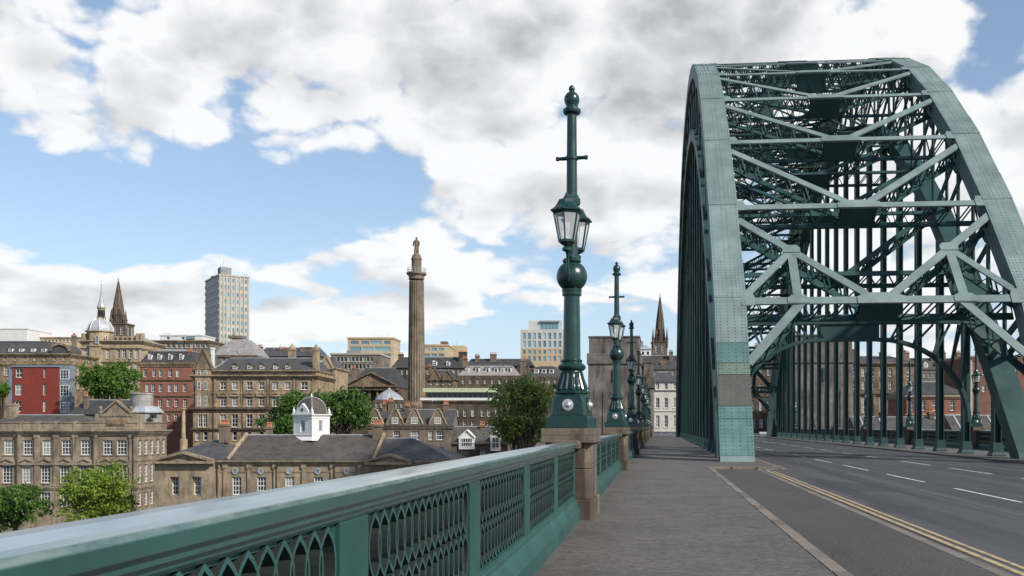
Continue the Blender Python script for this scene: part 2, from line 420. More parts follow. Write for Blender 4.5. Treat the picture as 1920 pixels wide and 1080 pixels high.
def pavement_mat():
    m, nt, b = new_mat('paving_asphalt', .62, .35)
    g = nd(nt, 'ShaderNodeNewGeometry').outputs['Position']
    n1 = noise(nt, .55, 7, .62, g); n2 = noise(nt, 3.2, 6, .6, g, stretch=(.5,1.4,1)); n3 = noise(nt, 60, 3, .6, g)
    rid = noise(nt, 11, 2.5, .55, g, stretch=(.55,1.6,1), dist=1.6)
    a = ramp(nt, n1, [(.28, (.052,.047,.042)), (.5, (.092,.083,.075)), (.75, (.132,.120,.109))])
    a = mix(nt, ramp(nt, n2, [(.5, (0,0,0)), (.72, (.6,)*3)]), a, (.10,.092,.086))
    a = mix(nt, .35, a, ramp(nt, n3, [(.3, (.06,.054,.050)), (.7, (.195,.18,.166))]))
    a = mix(nt, ramp(nt, rid, [(.38, (.7,)*3), (.52, (0,0,0))]), a, (.045,.042,.039))
    a = mix(nt, ramp(nt, rid, [(.54, (0,0,0)), (.68, (.4,)*3)]), a, (.175,.16,.147))
    gum = noise(nt, 5.5, 1.0, .4, g); stn = noise(nt, .9, 5, .6, g, dist=1.2)
    a = mix(nt, ramp(nt, gum, [(.715, (0,0,0)), (.73, (.75,)*3)]), a, (.045,.042,.039))
    a = mix(nt, ramp(nt, stn, [(.57, (0,0,0)), (.66, (.5,)*3)]), a, (.062,.057,.052))
    nt.links.new(a, b.inputs['Base Color'])
    nt.links.new(ramp(nt, n2, [(.3, (.5,)*3), (.7, (.75,)*3)]), b.inputs['Roughness'])
    bump(nt, b, rid, .7, .02)
    return m
M_pave = pavement_mat()
def asphalt_mat(name, lo, hi, coarse, rough, tracks):
    m, nt, b = new_mat(name, rough, .4)
    g = nd(nt, 'ShaderNodeNewGeometry').outputs['Position']
    n1 = noise(nt, .5, 6, .6, g, stretch=(1,.25,1)); n2 = noise(nt, coarse, 3, .7, g); n3 = noise(nt, 2.6, 6, .6, g, stretch=(1,.35,1))
    tr = noise(nt, 1.15, 3, .5, g, stretch=(1,.02,1)); seam = noise(nt, 3.1, 2, .5, g, stretch=(1,.008,1)); pat = noise(nt, .16, 2, .4, g, stretch=(1.6,.7,1))
    a = ramp(nt, n1, [(.3, lo), (.7, hi)])
    a = mix(nt, .5, a, ramp(nt, n2, [(.3, sc(lo,.55)), (.72, sc(hi,1.7))]))
    a = mix(nt, ramp(nt, n3, [(.55, (0,0,0)), (.8, (.5,)*3)]), a, sc(lo,.7))
    if not tracks:
        nt.links.new(mix(nt, ramp(nt, pat, [(.50, (0,0,0)), (.62, (.4,)*3)]), a, sc(hi,1.2)), b.inputs['Base Color']); bump(nt, b, n2, .8, .02); return m
    a = mix(nt, ramp(nt, tr, [(.42, (.55,)*3), (.54, (0,0,0))]), a, sc(lo,.62))
    a = mix(nt, ramp(nt, tr, [(.58, (0,0,0)), (.68, (.4,)*3)]), a, sc(hi,1.5))
    a = mix(nt, ramp(nt, seam, [(.335, (.8,)*3), (.345, (0,0,0))]), a, sc(lo,.4))
    a = mix(nt, ramp(nt, pat, [(.60, (0,0,0)), (.605, (.5,)*3)]), a, sc(lo,.72))
    nt.links.new(a, b.inputs['Base Color']); bump(nt, b, n2, .5, .012)
    nt.links.new(ramp(nt, tr, [(.4, (rough*.75,)*3), (.6, (min(1,rough*1.2),)*3)]), b.inputs['Roughness'])
    return m
M_road = asphalt_mat('road_asphalt', (.042,.042,.044), (.066,.065,.066), 45, .62, True)
M_bay = asphalt_mat('bay_asphalt', (.032,.030,.028), (.066,.062,.058), 20, .85, False)
def line_mat(name, c):
    m, nt, b = new_mat(name, .6, .4)
    g = nd(nt, 'ShaderNodeNewGeometry').outputs['Position']
    n = noise(nt, 7, 7, .75, g)
    nt.links.new(ramp(nt, n, [(.36, (.08,.08,.083)), (.5, c)]), b.inputs['Base Color']); return m
M_line = line_mat('white_road_paint', (.62,.62,.60))
M_yel = line_mat('yellow_road_paint', (.42,.31,.16))
def ground_mat():
    m, nt, b = new_mat('town_ground', .9, .2)
    g = nd(nt, 'ShaderNodeNewGeometry').outputs['Position']
    n = noise(nt, .06, 8, .6, g); n2 = noise(nt, .8, 6, .6, g)
    a = ramp(nt, n, [(.35, (.05,.07,.03)), (.5, (.11,.10,.085)), (.7, (.16,.15,.135))])
    nt.links.new(mix(nt, .5, a, ramp(nt, n2, [(.3, (.05,.05,.045)), (.7, (.2,.18,.16))])), b.inputs['Base Color']); return m
M_ground = ground_mat()
def water_mat():
    m, nt, b = new_mat('river_water', .12, .5)
    b.inputs['Base Color'].default_value = (.035,.032,.024,1)
    g = nd(nt, 'ShaderNodeNewGeometry').outputs['Position']
    bump(nt, b, noise(nt, 1.2, 5, .6, g), .4, .2); return m
M_water = water_mat()
def leaf_mat(name, c1, c2):
    m, nt, b = new_mat(name, .55, .35)
    tc = nd(nt, 'ShaderNodeTexCoord').outputs['Object']
    n = noise(nt, .9, 4, .6, tc); n2 = noise(nt, 5, 2, .5, tc)
    a = mix(nt, .45, ramp(nt, n, [(.3, c1), (.7, c2)]), ramp(nt, n2, [(.3, sc(c1,.7)), (.7, sc(c2,1.25))]))
    nt.links.new(a, b.inputs['Base Color'])
    t = nd(nt, 'ShaderNodeBsdfTranslucent'); nt.links.new(a, t.inputs[0])
    ms = nd(nt, 'ShaderNodeMixShader'); ms.inputs[0].default_value = .3
    nt.links.new(b.outputs[0], ms.inputs[1]); nt.links.new(t.outputs[0], ms.inputs[2])
    nt.links.new(ms.outputs[0], nt.nodes['Material Output'].inputs[0]); return m
M_leaf = leaf_mat('green_leaves', (.045,.095,.012), (.10,.19,.028))
M_leafd = leaf_mat('deep_green_leaves', (.034,.082,.013), (.075,.155,.026))
M_leafl = leaf_mat('lime_green_leaves', (.10,.17,.016), (.19,.27,.035))
M_leafo = leaf_mat('olive_leaves', (.10,.15,.032), (.20,.26,.06))
M_bark = plain('bark', (.075,.058,.042), .95, .35, 4)
# ================================================================== GROUND, RIVER, DECK
def lerp_tab(t, x):
    if x <= t[0][0]: return t[0][1]
    for (a, va), (b, vb) in zip(t, t[1:]):
        if x <= b: return va+(vb-va)*(x-a)/(b-a)
    return t[-1][1]
def sst(a, b, x):
    t = max(0, min(1, (x-a)/(b-a))); return t*t*(3-2*t)
HILL = [(-900,-27.5), (95,-27.5), (112,-17), (170,-15.5), (215,-6), (262,-3), (350,3), (500,8), (900,12), (5000,14)]
def terrain_z(x, y):
    z = lerp_tab(HILL, y+x*.06)
    road = -1.0
    k = sst(184, 190, y)*sst(-14, -7, x)*(1-sst(42, 60, x))*(1-sst(420, 520, y))
    return z*(1-k)+road*k
def build_ground():
    xs = sorted(set([-5000,-2500,-1200,-800,-600]+list(range(-480,-20,12))+list(range(-20,64,3))+list(range(64,420,14))+[500,700,1200,2500,5000]))
    ys = sorted(set([-900,-500,-200,-60,0,40,80]+list(range(90,320,5))+list(range(320,560,20))+[600,700,900,1300,2200,3500,6000]))
    mb = MB(); n = len(xs)
    mb.v = [(x, y, terrain_z(x, y)) for y in ys for x in xs]
    mb.f = [(j*n+i, j*n+i+1, (j+1)*n+i+1, (j+1)*n+i) for j in range(len(ys)-1) for i in range(n-1)]
    mb.sm = [True]*len(mb.f)
    tag(mb.build('ground', M_ground), kind='structure')
    w = MB(); w.add([(-3000,-900,-26.6),(3000,-900,-26.6),(3000,96,-26.6),(-3000,96,-26.6)], [(0,1,2,3)])
    tag(w.build('river', M_water), kind='structure')
build_ground()
DK0, DK1 = -14.0, 188.0
XPL, XPR = -1.5, 23.9          # inner faces of the two parapets
XL, XR = 3.7, 19.0             # planes of the two arch ribs
KL, KR = 5.0, 17.0             # road kerbs between the ribs
mb = MB(); mb.box(-2.4, 24.8, DK0, DK1, -2.0, -.25)
for y in range(0, 186, 6): mb.box(-2.0, 24.4, y-.25, y+.25, -3.4, -2.0)
mb.box(3.2, 4.2, DK0, DK1, -4.2, -2.0); mb.box(18.5, 19.5, DK0, DK1, -4.2, -2.0)
tag(mb.build('bridge_deck', M_steel), kind='structure')
mb = MB(); mb.add([(1.9,DK0,-.1),(KR+.1,DK0,-.1),(KR+.1,300,-.1),(1.9,300,-.1)], [(0,1,2,3)])
road = tag(mb.build('road', M_road), kind='structure')
mb = MB(); mb.add([(2.15,DK0,-.094),(3.97,DK0,-.094),(3.97,39.0,-.094),(2.15,39.0,-.094)], [(0,1,2,3)])
tag(mb.build('footway_bay', M_bay), kind='structure')
mb = MB(); mb.box(-1.46, 1.95, DK0, DK1+40, -.25, 0); mb.box(1.951, 4.82, 39.2, DK1+40, -.25, 0)
pave_l = tag(mb.build('pavement', M_pave), kind='structure')
mb = MB(); mb.box(KR+.2, XPR+.1, DK0, DK1+40, -.25, 0)
pave_r = tag(mb.build('pavement', M_pave), kind='structure')
# kerbs: one stone after another
def kerb_run(root, pts_fn, n, mesh_list, rnd):
    for i in range(n):
        loc, rz = pts_fn(i)
        link('kerb_stone', rnd.choice(mesh_list), root, 0, loc, rz)
def stone_mesh(length, wid, h, seed):
    r = random.Random(seed); mb = MB(); g = .016; b = .014
    x0, x1, y0, y1 = -wid/2, wid/2, g, length-g
    top = h+r.uniform(-.003, .003)
    mb.add([(x0,y0,-.2),(x1,y0,-.2),(x1,y1,-.2),(x0,y1,-.2),(x0,y0,top-b),(x1,y0,top-b),(x1,y1,top-b),(x0,y1,top-b),
            (x0+b,y0+b,top),(x1-b,y0+b,top+r.uniform(-.002,.002)),(x1-b,y1-b,top),(x0+b,y1-b,top)],
           [(3,2,1,0),(0,1,5,4),(1,2,6,5),(2,3,7,6),(3,0,4,7),(4,5,9,8),(5,6,10,9),(6,7,11,10),(7,4,8,11),(8,9,10,11)])
    return mb.mesh('kerb_stone', M_kerb)
rk = random.Random(5)
kerb = tag(empty('kerb', (0,0,0)), kind='structure')
ks = [stone_mesh(1.0, .2, .006, i) for i in range(4)]
kerb_run(kerb, lambda i: ((2.055, 2.0+i*1.0, 0), 0), 37, ks, rk)                       # edge of the paving
ks2 = [stone_mesh(1.0, .19, .01, 10+i) for i in range(4)]
kerb_run(kerb, lambda i: ((4.055, 3.0+i*1.0, -.1), 0), 36, ks2, rk)                     # flush channel stones
kerb_run(kerb, lambda i: ((1.955+i*1.025, 39.1, 0), -PI/2), 3, ks, rk)                   # end of the bay
ks3 = [stone_mesh(3.0, .2, .004, 20+i) for i in range(3)]
kerb_run(kerb, lambda i: ((4.93, 39.0+i*3.0, 0), 0), 48, ks3, rk)
kerb_run(kerb, lambda i: ((KR+.1, 20+i*3.0, 0), 0), 55, ks3, rk)
# painted lines
def sheet(name, pts, mat, parent, z=-.095):
    mb = MB(); mb.add([(p[0], p[1], z) for p in pts], [tuple(range(len(pts)))]); return mb.build(name, mat, parent)
def dash(xc, y0, y1, wd=.10): return sheet('lane_dash', [(xc-wd/2,y0),(xc+wd/2,y0),(xc+wd/2,y1),(xc-wd/2,y1)], M_line, road)
for i in range(19): dash(8.35, 14.6+8*i, 19.6+8*i)
for i in range(19): dash(12.25, 20.0+8*i, 25.2+8*i)
mb = MB(); mb.add([(4.25,2,-.095),(4.35,2,-.095),(4.35,38.2,-.095),(4.25,38.2,-.095)], [(0,1,2,3)])
mb.add([(4.45,2,-.095),(4.53,2,-.095),(4.53,37.6,-.095),(4.45,37.6,-.095)], [(0,1,2,3)])
arc = [(4.30+.55*(1-math.cos(t)), 38.2+.75*math.sin(t)) for t in [i*PI/10 for i in range(9)]]
for (a, b) in zip(arc, arc[1:]):
    mb.add([(a[0]-.06,a[1],-.0945),(a[0]+.06,a[1]-.02,-.0945),(b[0]+.06,b[1]-.02,-.0945),(b[0]-.06,b[1],-.0945)], [(0,1,2,3)])
mb.build('yellow_line', M_yel, road)
mb = MB(); mb.add([(5.16,39.4,-.095),(5.26,39.4,-.095),(5.26,186,-.095),(5.16,186,-.095)], [(0,1,2,3)])
mb.build('yellow_line', M_yel, road)

# ================================================================== PARAPETS
def vesica(w, h, bar, dep, n=7):
    """an upright pointed oval ring, wide along y, standing on z=0, extruded in x"""
    mb = MB()
    def outline(hw, hh, zc):
        pts = []
        for i in range(n+1):
            t = -1+2*i/n; pts.append((hw*(1-abs(t)**2.6), zc+t*hh))
        return pts+[(-p[0], p[1]) for p in pts[-2:0:-1]]
    o = outline(w/2, h/2, h/2); q = outline(w/2-bar, h/2-bar*1.6, h/2); m = len(o)
    vs = []
    for x in (-dep/2, dep/2):
        vs += [(x, p[0], p[1]) for p in o]+[(x, p[0], p[1]) for p in q]
    fs = []
    for i in range(m):
        j = (i+1)%m
        fs += [(i, j, m+j, m+i), (2*m+i, 3*m+i, 3*m+j, 2*m+j), (i, 2*m+i, 2*m+j, j), (m+i, m+j, 3*m+j, 3*m+i)]
    mb.add(vs, fs); return mb
OV_W, OV_STEP = .225, .165
ZP0, ZP1 = .46, 1.205
M_oval = vesica(OV_W, (ZP1-ZP0)/2, .017, .19, 9).mesh('oval', M_grille)
CAP = [(-1.400,1.345),(-1.412,1.364),(-1.45,1.374),(-1.575,1.381),(-1.70,1.374),(-1.738,1.364),(-1.75,1.345),(-1.75,1.285),(-1.72,1.28),(-1.72,1.235),(-1.70,1.205),
       (-1.475,1.205),(-1.455,1.225),(-1.455,1.243),(-1.430,1.252),(-1.430,1.285),(-1.402,1.292)]
PLINTH = [(-1.375,.0),(-1.375,.20),(-1.385,.225),(-1.40,.232),(-1.425,.30),(-1.455,.36),(-1.455,.395),(-1.475,.405),(-1.475,.445),(-1.68,.445),(-1.72,.3),(-1.76,.2),(-1.76,-.25),(-1.375,-.25)]
def parapet(y0, y1, side, fine, label):
    """one run of parapet between two stone pedestals"""
    root = empty('bridge_parapet', (0, y0, 0), 0, label, 'parapet', 'green parapet runs along the bridge')
    sx = (lambda x: x) if side < 0 else (lambda x: XPR-1.5-x-0.0)   # mirror: -1.5 -> XPR
    Lh = y1-y0
    fn = lambda a, b, t: (sx(a), t, b)
    nb = max(1, round(Lh/2.9)); pit = Lh/nb; pw = .42
    # the cap rail comes in lengths with open joints
    jn = [0]+[pit*i+pw*.5+.05 for i in range(2, nb, 2)]+[Lh]
    for a, b in zip(jn, jn[1:]):
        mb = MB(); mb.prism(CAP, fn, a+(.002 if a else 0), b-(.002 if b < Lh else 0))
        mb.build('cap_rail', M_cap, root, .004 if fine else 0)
    mb = MB(); mb.prism(PLINTH, fn, 0, Lh); mb.build('plinth', M_rail, root)
    for i in range(nb+1):
        a = pit*i-(pw/2 if i else 0); b = a+(pw if 0 < i < nb else pw/2)
        if i == nb: a = Lh-pw/2; b = Lh
        mb = MB(); xa, xb = sorted((sx(-1.47), sx(-1.67))); mb.box(xa, xb, a, b, .4451, 1.2049)
        mb.build('post', M_rail, root, .006 if fine else 0)
        if i == nb: continue
        a = pit*i+pw/2; b = pit*(i+1)-pw/2
        mb = MB()                                                             # frame of the panel
        xa, xb = sorted((sx(-1.50), sx(-1.65)))
        mb.box(xa, xb, a, a+.035, .4453, 1.2045); mb.box(xa, xb, b-.035, b, .4453, 1.2045)
        mb.box(xa, xb, a+.035, b-.035, .4453, .475); mb.box(xa, xb, a+.035, b-.035, 1.18, 1.2045)
        mb.build('panel_frame', M_rail, root)
        n = int((b-a-.07-OV_W)/OV_STEP)+1; st = (b-a-.07-OV_W)/(n-1)
        h = (ZP1-ZP0)/2
        if fine:
            for j in range(n):
                for t in range(2):
                    link('oval', M_oval, root, 0, (sx(-1.575), a+.035+OV_W/2+st*j, ZP0+t*h))
        else:
            g = MB(); vo = vesica(OV_W, h, .022, .18, 3)
            for j in range(n):
                for t in range(2):
                    g.add([(v[0]+sx(-1.575), v[1]+a+.035+OV_W/2+st*j, v[2]+ZP0+t*h) for v in vo.v], vo.f)
            tag(g.build('grille', M_grille, root), kind='stuff')
    return root
ORD = ['nearest', 'second', 'third', 'fourth', 'fifth', 'sixth', 'seventh', 'eighth', 'ninth', 'tenth']
LPY = [17.45, 36.2, 56, 76, 96, 116, 136, 156, 176]
PEDH = .85
prev = -4.6
for i, y in enumerate(LPY):
    parapet(prev, y-PEDH, -1, i == 0, ['long green cast iron parapet filling the lower left foreground, with oval grilles',
        'second green parapet run, just beyond the first stone pedestal'][i] if i < 2 else ORD[i]+' green parapet run along the left pavement')
    prev = y+PEDH
RPY = [36, 55, 74, 93, 112, 131, 150, 169]
prev = 20
for i, y in enumerate(RPY):
    parapet(prev, y-PEDH, 1, False, 'right-hand parapet run seen behind the hangers, '+ORD[i]+' from the camera')
    prev = y+PEDH

# ================================================================== PEDESTALS AND LAMPS
def make_pedestal():
    root = empty('stone_pedestal', (0,0,0))
    mb = MB(); k = .07
    def oct_(hx, hy, k): return [(hx-k,-hy),(hx,-hy+k),(hx,hy-k),(hx-k,hy),(-hx+k,hy),(-hx,hy-k),(-hx,-hy+k),(-hx+k,-hy)]
    fn = lambda a, b, t: (a, b, t)
    mb.prism(oct_(.47,.84,.06), fn, -.25, .36); mb.build('base_block', M_ped, root, .015)
    mb = MB(); mb.prism(oct_(.42,.79,.12), fn, .361, .90); mb.build('shaft_block', M_ped, root, .012)
    mb = MB(); mb.prism(oct_(.42,.79,.12), fn, .906, 1.36); mb.build('shaft_block', M_ped, root, .012)
    for s in (-1, 1):
        mb = MB(); mb.box(-.48, .48, min(s*.003, s*.87), max(s*.003, s*.87), 1.361, 1.62); mb.build('top_block', M_ped, root, .014)
    for s in (-1, 1):
        mb = MB(); mb.prism([(-.24,1.27),(.24,1.27),(.24,1.36),(.20,1.41),(-.20,1.41),(-.24,1.36)], lambda a, b, t: (a, t, b), s*.80, s*1.35)
        mb.build('rail_end_stone', M_ped, root, .012)
    return root
def ring(mb, prof, n, c=(0,0,0)): mb.lathe(prof, n, c)
def make_lamp():
    root = empty('street_lamp', (0,0,0))
    mb = MB()
    mb.loft([(0,.40,.02),(.19,.40,.02),(.205,.375,.02),(.235,.345,.03)]); mb.build('base_plinth', M_lamp, root, .008)
    mb = MB(); mb.loft([(.236,.335,.05),(.48,.318,.05),(.58,.285,.07),(.615,.27,.09)])
    for (dx, dy) in ((0,-1),(1,0),(0,1),(-1,0)):                       # raised arched panel on each face
        pts = [(-.2,.255),(.2,.255),(.2,.42)]+[(.2*math.cos(t), .42+.15*math.sin(t)) for t in [i*PI/8 for i in range(1,8)]]+[(-.2,.42)]
        mb.prism(pts, lambda a, b, t, dx=dx, dy=dy: (dx*t-dy*a, dy*t+dx*a, b), .30, .337)
    mb.build('base', M_lamp, root, .006)
    mb = MB(); mb.lathe([(.612,.29),(.63,.325),(.665,.33),(.685,.30),(.70,.285),(.80,.25),(.90,.215),(1.0,.195),(1.01,.185)], 8, rot=PI/8, smooth=False)
    for i in range(16):
        a = i*PI/8+PI/16; p = [(z, r+.006) for z, r in ((.70,.275),(.80,.24),(.90,.205),(1.0,.185))]
        mb.tube([(r*math.cos(a), r*math.sin(a), z) for z, r in p], [.03,.027,.022,.018], 5)
    mb.build('fluted_skirt', M_lamp, root)
    mb = MB(); mb.lathe([(1.0,.19),(1.02,.205),(1.04,.20),(1.06,.235),(1.09,.258),(1.125,.26),(1.155,.235),(1.175,.20),(1.20,.185),(1.215,.195),(1.24,.195),(1.25,.165)], 24)
    mb.build('collar', M_lamp, root)
    mb = MB(); mb.lathe([(1.245,.162),(1.7,.158),(2.41,.146)], 24); mb.build('shaft', M_lamp, root)
    mb = MB(); mb.lathe([(2.40,.15),(2.41,.175),(2.44,.182),(2.47,.175),(2.49,.185),(2.52,.185),(2.53,.165)], 24); mb.build('collar', M_lamp, root)
    mb = MB(); mb.lathe([(2.76+.285*math.sin(t), .285*math.cos(t)) for t in [(-.42+.92*i/12)*PI for i in range(12)]]+[(3.03,.115)], 28)
    mb.lathe([(2.75,.287),(2.77,.287)], 28, cap=False); mb.build('ball', M_lamp, root)
    mb = MB(); mb.lathe([(3.02,.17),(3.05,.175),(3.08,.15),(3.10,.11),(3.3,.105),(4.05,.10)], 20); mb.build('shaft', M_lamp, root)
    mb = MB(); mb.lathe([(4.03,.11),(4.05,.155),(4.10,.165),(4.16,.16),(4.20,.13),(4.24,.115)], 8, smooth=False); mb.build('collar', M_lamp, root)
    mb = MB(); mb.lathe([(4.235,.102),(5.72,.09)], 12); mb.build('upper_shaft', M_lamp, root)
    mb = MB(); mb.lathe([(4.87,.1),(4.88,.118),(4.94,.118),(4.95,.1)], 16)
    mb.tube([(-.27,0,4.91),(-.12,0,4.91)], [.032,.036], 8); mb.tube([(.12,0,4.91),(.27,0,4.91)], [.036,.032], 8)
    for s in (-1, 1): mb.lathe([(-.038,.02),(-.025,.036),(.025,.036),(.038,.02)], 8, (s*.27,0,4.91))
    mb.build('ladder_bar', M_lamp, root)
    mb = MB(); mb.lathe([(5.71,.09),(5.72,.15),(5.75,.168),(5.79,.165),(5.81,.13),(5.84,.105),(5.87,.11),(5.92,.135),(5.97,.145),(6.03,.135),(6.08,.10),(6.11,.06),(6.13,.045),(6.15,.055),(6.18,.06),(6.21,.045),(6.24,.01)], 20)
    mb.build('finial', M_lamp, root)
    boss = MB(); boss.lathe([(0,.105),(.012,.105),(.014,.085),(.02,.08)], 20)
    boss.lathe([(.01,.062),(.03,.06),(.05,.048),(.062,.025),(.066,.003)], 16)
    bm_ = boss.mesh('boss', M_silver)
    for (x, y, rx, ry) in ((0,-.335,PI/2,0),(.335,0,0,PI/2)):
        o = link('boss', bm_, root, 0, (x, y, .42)); o.rotation_euler = (rx, ry, 0)
    for s in (-1, 1):
        cy = s*.42
        lan = empty('lantern', (0, cy, 0)); lan.parent = root
        mb = MB(); n = 6; ra = PI/6
        mb.lathe([(3.24,.06),(3.27,.12),(3.30,.162),(3.33,.166),(3.345,.152)], n, rot=ra, smooth=False)
        mb.lathe([(3.80,.253),(3.815,.267),(3.835,.262),(3.845,.308),(3.87,.313),(3.885,.276),(3.93,.22),(4.0,.175),(4.06,.145),(4.065,.10)], n, rot=ra, smooth=False)
        mb.lathe([(4.06,.06),(4.09,.07),(4.12,.05),(4.2,.012)], 10)
        for i in range(n):
            a = ra+i*PI/3
            mb.beam((.152*math.cos(a), .152*math.sin(a), 3.33), (.250*math.cos(a), .250*math.sin(a), 3.81), .022, .022, (math.cos(a), math.sin(a), 0))
        mb.build('lantern_frame', M_lamp, lan)
        for i in range(n):
            a, b = ra+i*PI/3, ra+(i+1)*PI/3
            g = MB(); g.add([(.147*math.cos(a), .147*math.sin(a), 3.345), (.147*math.cos(b), .147*math.sin(b), 3.345), (.243*math.cos(b), .243*math.sin(b), 3.80), (.243*math.cos(a), .243*math.sin(a), 3.80)], [(0,1,2,3)])
            g.build('pane', M_lglass, lan)
        g = MB(); g.lathe([(3.34,.05),(3.40,.055),(3.42,.03),(3.5,.028),(3.52,.045),(3.62,.05),(3.68,.035),(3.70,.01)], 10); g.build('burner', M_white, lan)
        mb = MB()
        mb.tube([(0,s*.10,3.12),(0,s*.22,3.10),(0,s*.32,3.11),(0,s*.40,3.17),(0,s*.42,3.27)], [.045,.04,.04,.045,.06], 8)
        mb.tube([(0,s*.285,2.64),(0,s*.33,2.8),(0,s*.34,2.95),(0,s*.36,3.07),(0,s*.40,3.14)], [.02,.03,.03,.028,.03], 6)
        mb.lathe([(3.14,.05),(3.16,.09),(3.2,.09),(3.22,.06)], 10, (0, s*.42, 0))
        mb.build('bracket', M_lamp, root)
    return root
ped0, lamp0 = make_pedestal(), make_lamp()
def put(src, first, loc, rz, label, cat, group):
    o = src if first else copy_tree(src)
    o.location = loc; o.rotation_euler.z = rz
    return tag(o, label, cat, group)
lamp0.scale = (1,1,1.018)
for i, y in enumerate(LPY):
    put(ped0, i == 0, (-1.60, y, 0), 0, ['weathered brown stone pedestal under the nearest tall lamp', 'stone pedestal under the second lamp along the left pavement'][i] if i < 2 else ORD[i]+' stone pedestal from the camera along the left parapet', 'pedestal', 'stone pedestals of the parapets')
    put(lamp0, i == 0, (-1.60, y-.05, 1.62), math.radians(-7), ['nearest and tallest dark green ornate lamp post with two lanterns', 'second green lamp post, in front of the granite tower'][i] if i < 2 else ORD[i]+' green lamp post in the row along the left parapet', 'lamp post', 'ornate green lamp posts of the bridge')
for i, y in enumerate(RPY[1:]):
    put(ped0, False, (XPR+.1, y, 0), 0, 'stone pedestal in the right-hand parapet behind the hangers, '+ORD[i]+' from the camera', 'pedestal', 'stone pedestals of the parapets')
    put(lamp0, False, (XPR+.1, y, 1.62), math.radians(-7), 'green lamp post on the right-hand parapet behind the hangers, '+ORD[i]+' from the camera', 'lamp post', 'ornate green lamp posts of the bridge')

# ================================================================== THE STEEL ARCH
YC, PAN = 103.5, 5.37
ZU = {0:35.6, 1:35.4, 2:34.9, 3:33.9, 4:32.4, 5:30.2, 6:27.5, 7:23.8, 8:19.3, 9:13.95, 10:7.9}
ZL = {0:31.0, 1:30.7, 2:29.9, 3:28.5, 4:26.4, 5:23.6, 6:20.1, 7:15.9, 8:11.0, 9:5.2}
def yk(k): return YC+PAN*k
arch = empty('arch_bridge', (11.35, YC, 0), 0, 'tall riveted green steel through arch spanning the road', 'bridge')
arch.location = (0, 0, 0)
upper = [(YC-PAN*11.45, -4.5), (YC-PAN*10.82, 0.0)]+[(yk(k), ZU[abs(k)]) for k in range(-10, 11)]+[(YC+PAN*10.82, 0.0), (YC+PAN*11.45, -4.5)]
lower = [(YC-PAN*10.45, -5.0), (YC-PAN*9.86, 0.0)]+[(yk(k), ZL[abs(k)]) for k in range(-9, 10)]+[(YC+PAN*9.86, 0.0), (YC+PAN*10.45, -5.0)]
def node_normals(pl):
    out = []
    for i in range(len(pl)):
        a = Vector(pl[max(i-1, 0)]); b = Vector(pl[min(i+1, len(pl)-1)])
        d = (b-a).normalized(); out.append(Vector((-d.y, d.x)))
    return out
NU, NL = node_normals(upper), node_normals(lower)
def pt_at_z(pl, z):
    for (a, b) in zip(pl, pl[1:]):
        if a[1] <= z <= b[1]:
            t = (z-a[1])/(b[1]-a[1]); return (a[0]+t*(b[0]-a[0]), z)
def chord_piece(x, p0, n0, p1, n1, wid, up, dn, name, mat, extra=0.0):
    """a length of box chord; n = normals in the (y, z) plane; up/dn: depth above and below the node line"""
    mb = MB(); vs = []
    for p, n in ((p0, n0), (p1, n1)):
        for sx, d in ((-1,-dn),(1,-dn),(1,up),(-1,up)):
            vs.append((x+sx*(wid/2+extra), p[0]+n[0]*d, p[1]+n[1]*d))
    mb.add(vs, [(0,1,2,3),(7,6,5,4),(0,4,5,1),(1,5,6,2),(2,6,7,3),(3,7,4,0)])
    return mb.build(name, mat, arch)
CW, CU, CD = 1.62, .5, .6
def rivets(x, p0, n0, p1, n1, up, cols, pitch, parent, r=.042):
    a = Vector((p0[0]+n0[0]*up, p0[1]+n0[1]*up)); b = Vector((p1[0]+n1[0]*up, p1[1]+n1[1]*up))
    d = b-a; Ln = d.length; d.normalize(); nn = Vector((-d.y, d.x)); mb = MB()
    m = max(2, int(Ln/pitch))
    for i in range(m):
        t = a+d*(Ln*(i+.5)/m)
        for c in cols:
            q = [(x+c+sx*r, t[0]+d[0]*sy*r, t[1]+d[1]*sy*r) for sx, sy in ((-1,0),(0,-1),(1,0),(0,1))]
            q.append((x+c, t[0]+nn[0]*.035, t[1]+nn[1]*.035))
            mb.add(q, [(0,1,4),(1,2,4),(2,3,4),(3,0,4)])
    if mb.v: tag(mb.build('rivets', M_rivet, parent), kind='stuff')
COLS = (-.72,-.54,-.18,.18,.54,.72)
def lerp2(a, b, t): return (a[0]+(b[0]-a[0])*t, a[1]+(b[1]-a[1])*t)
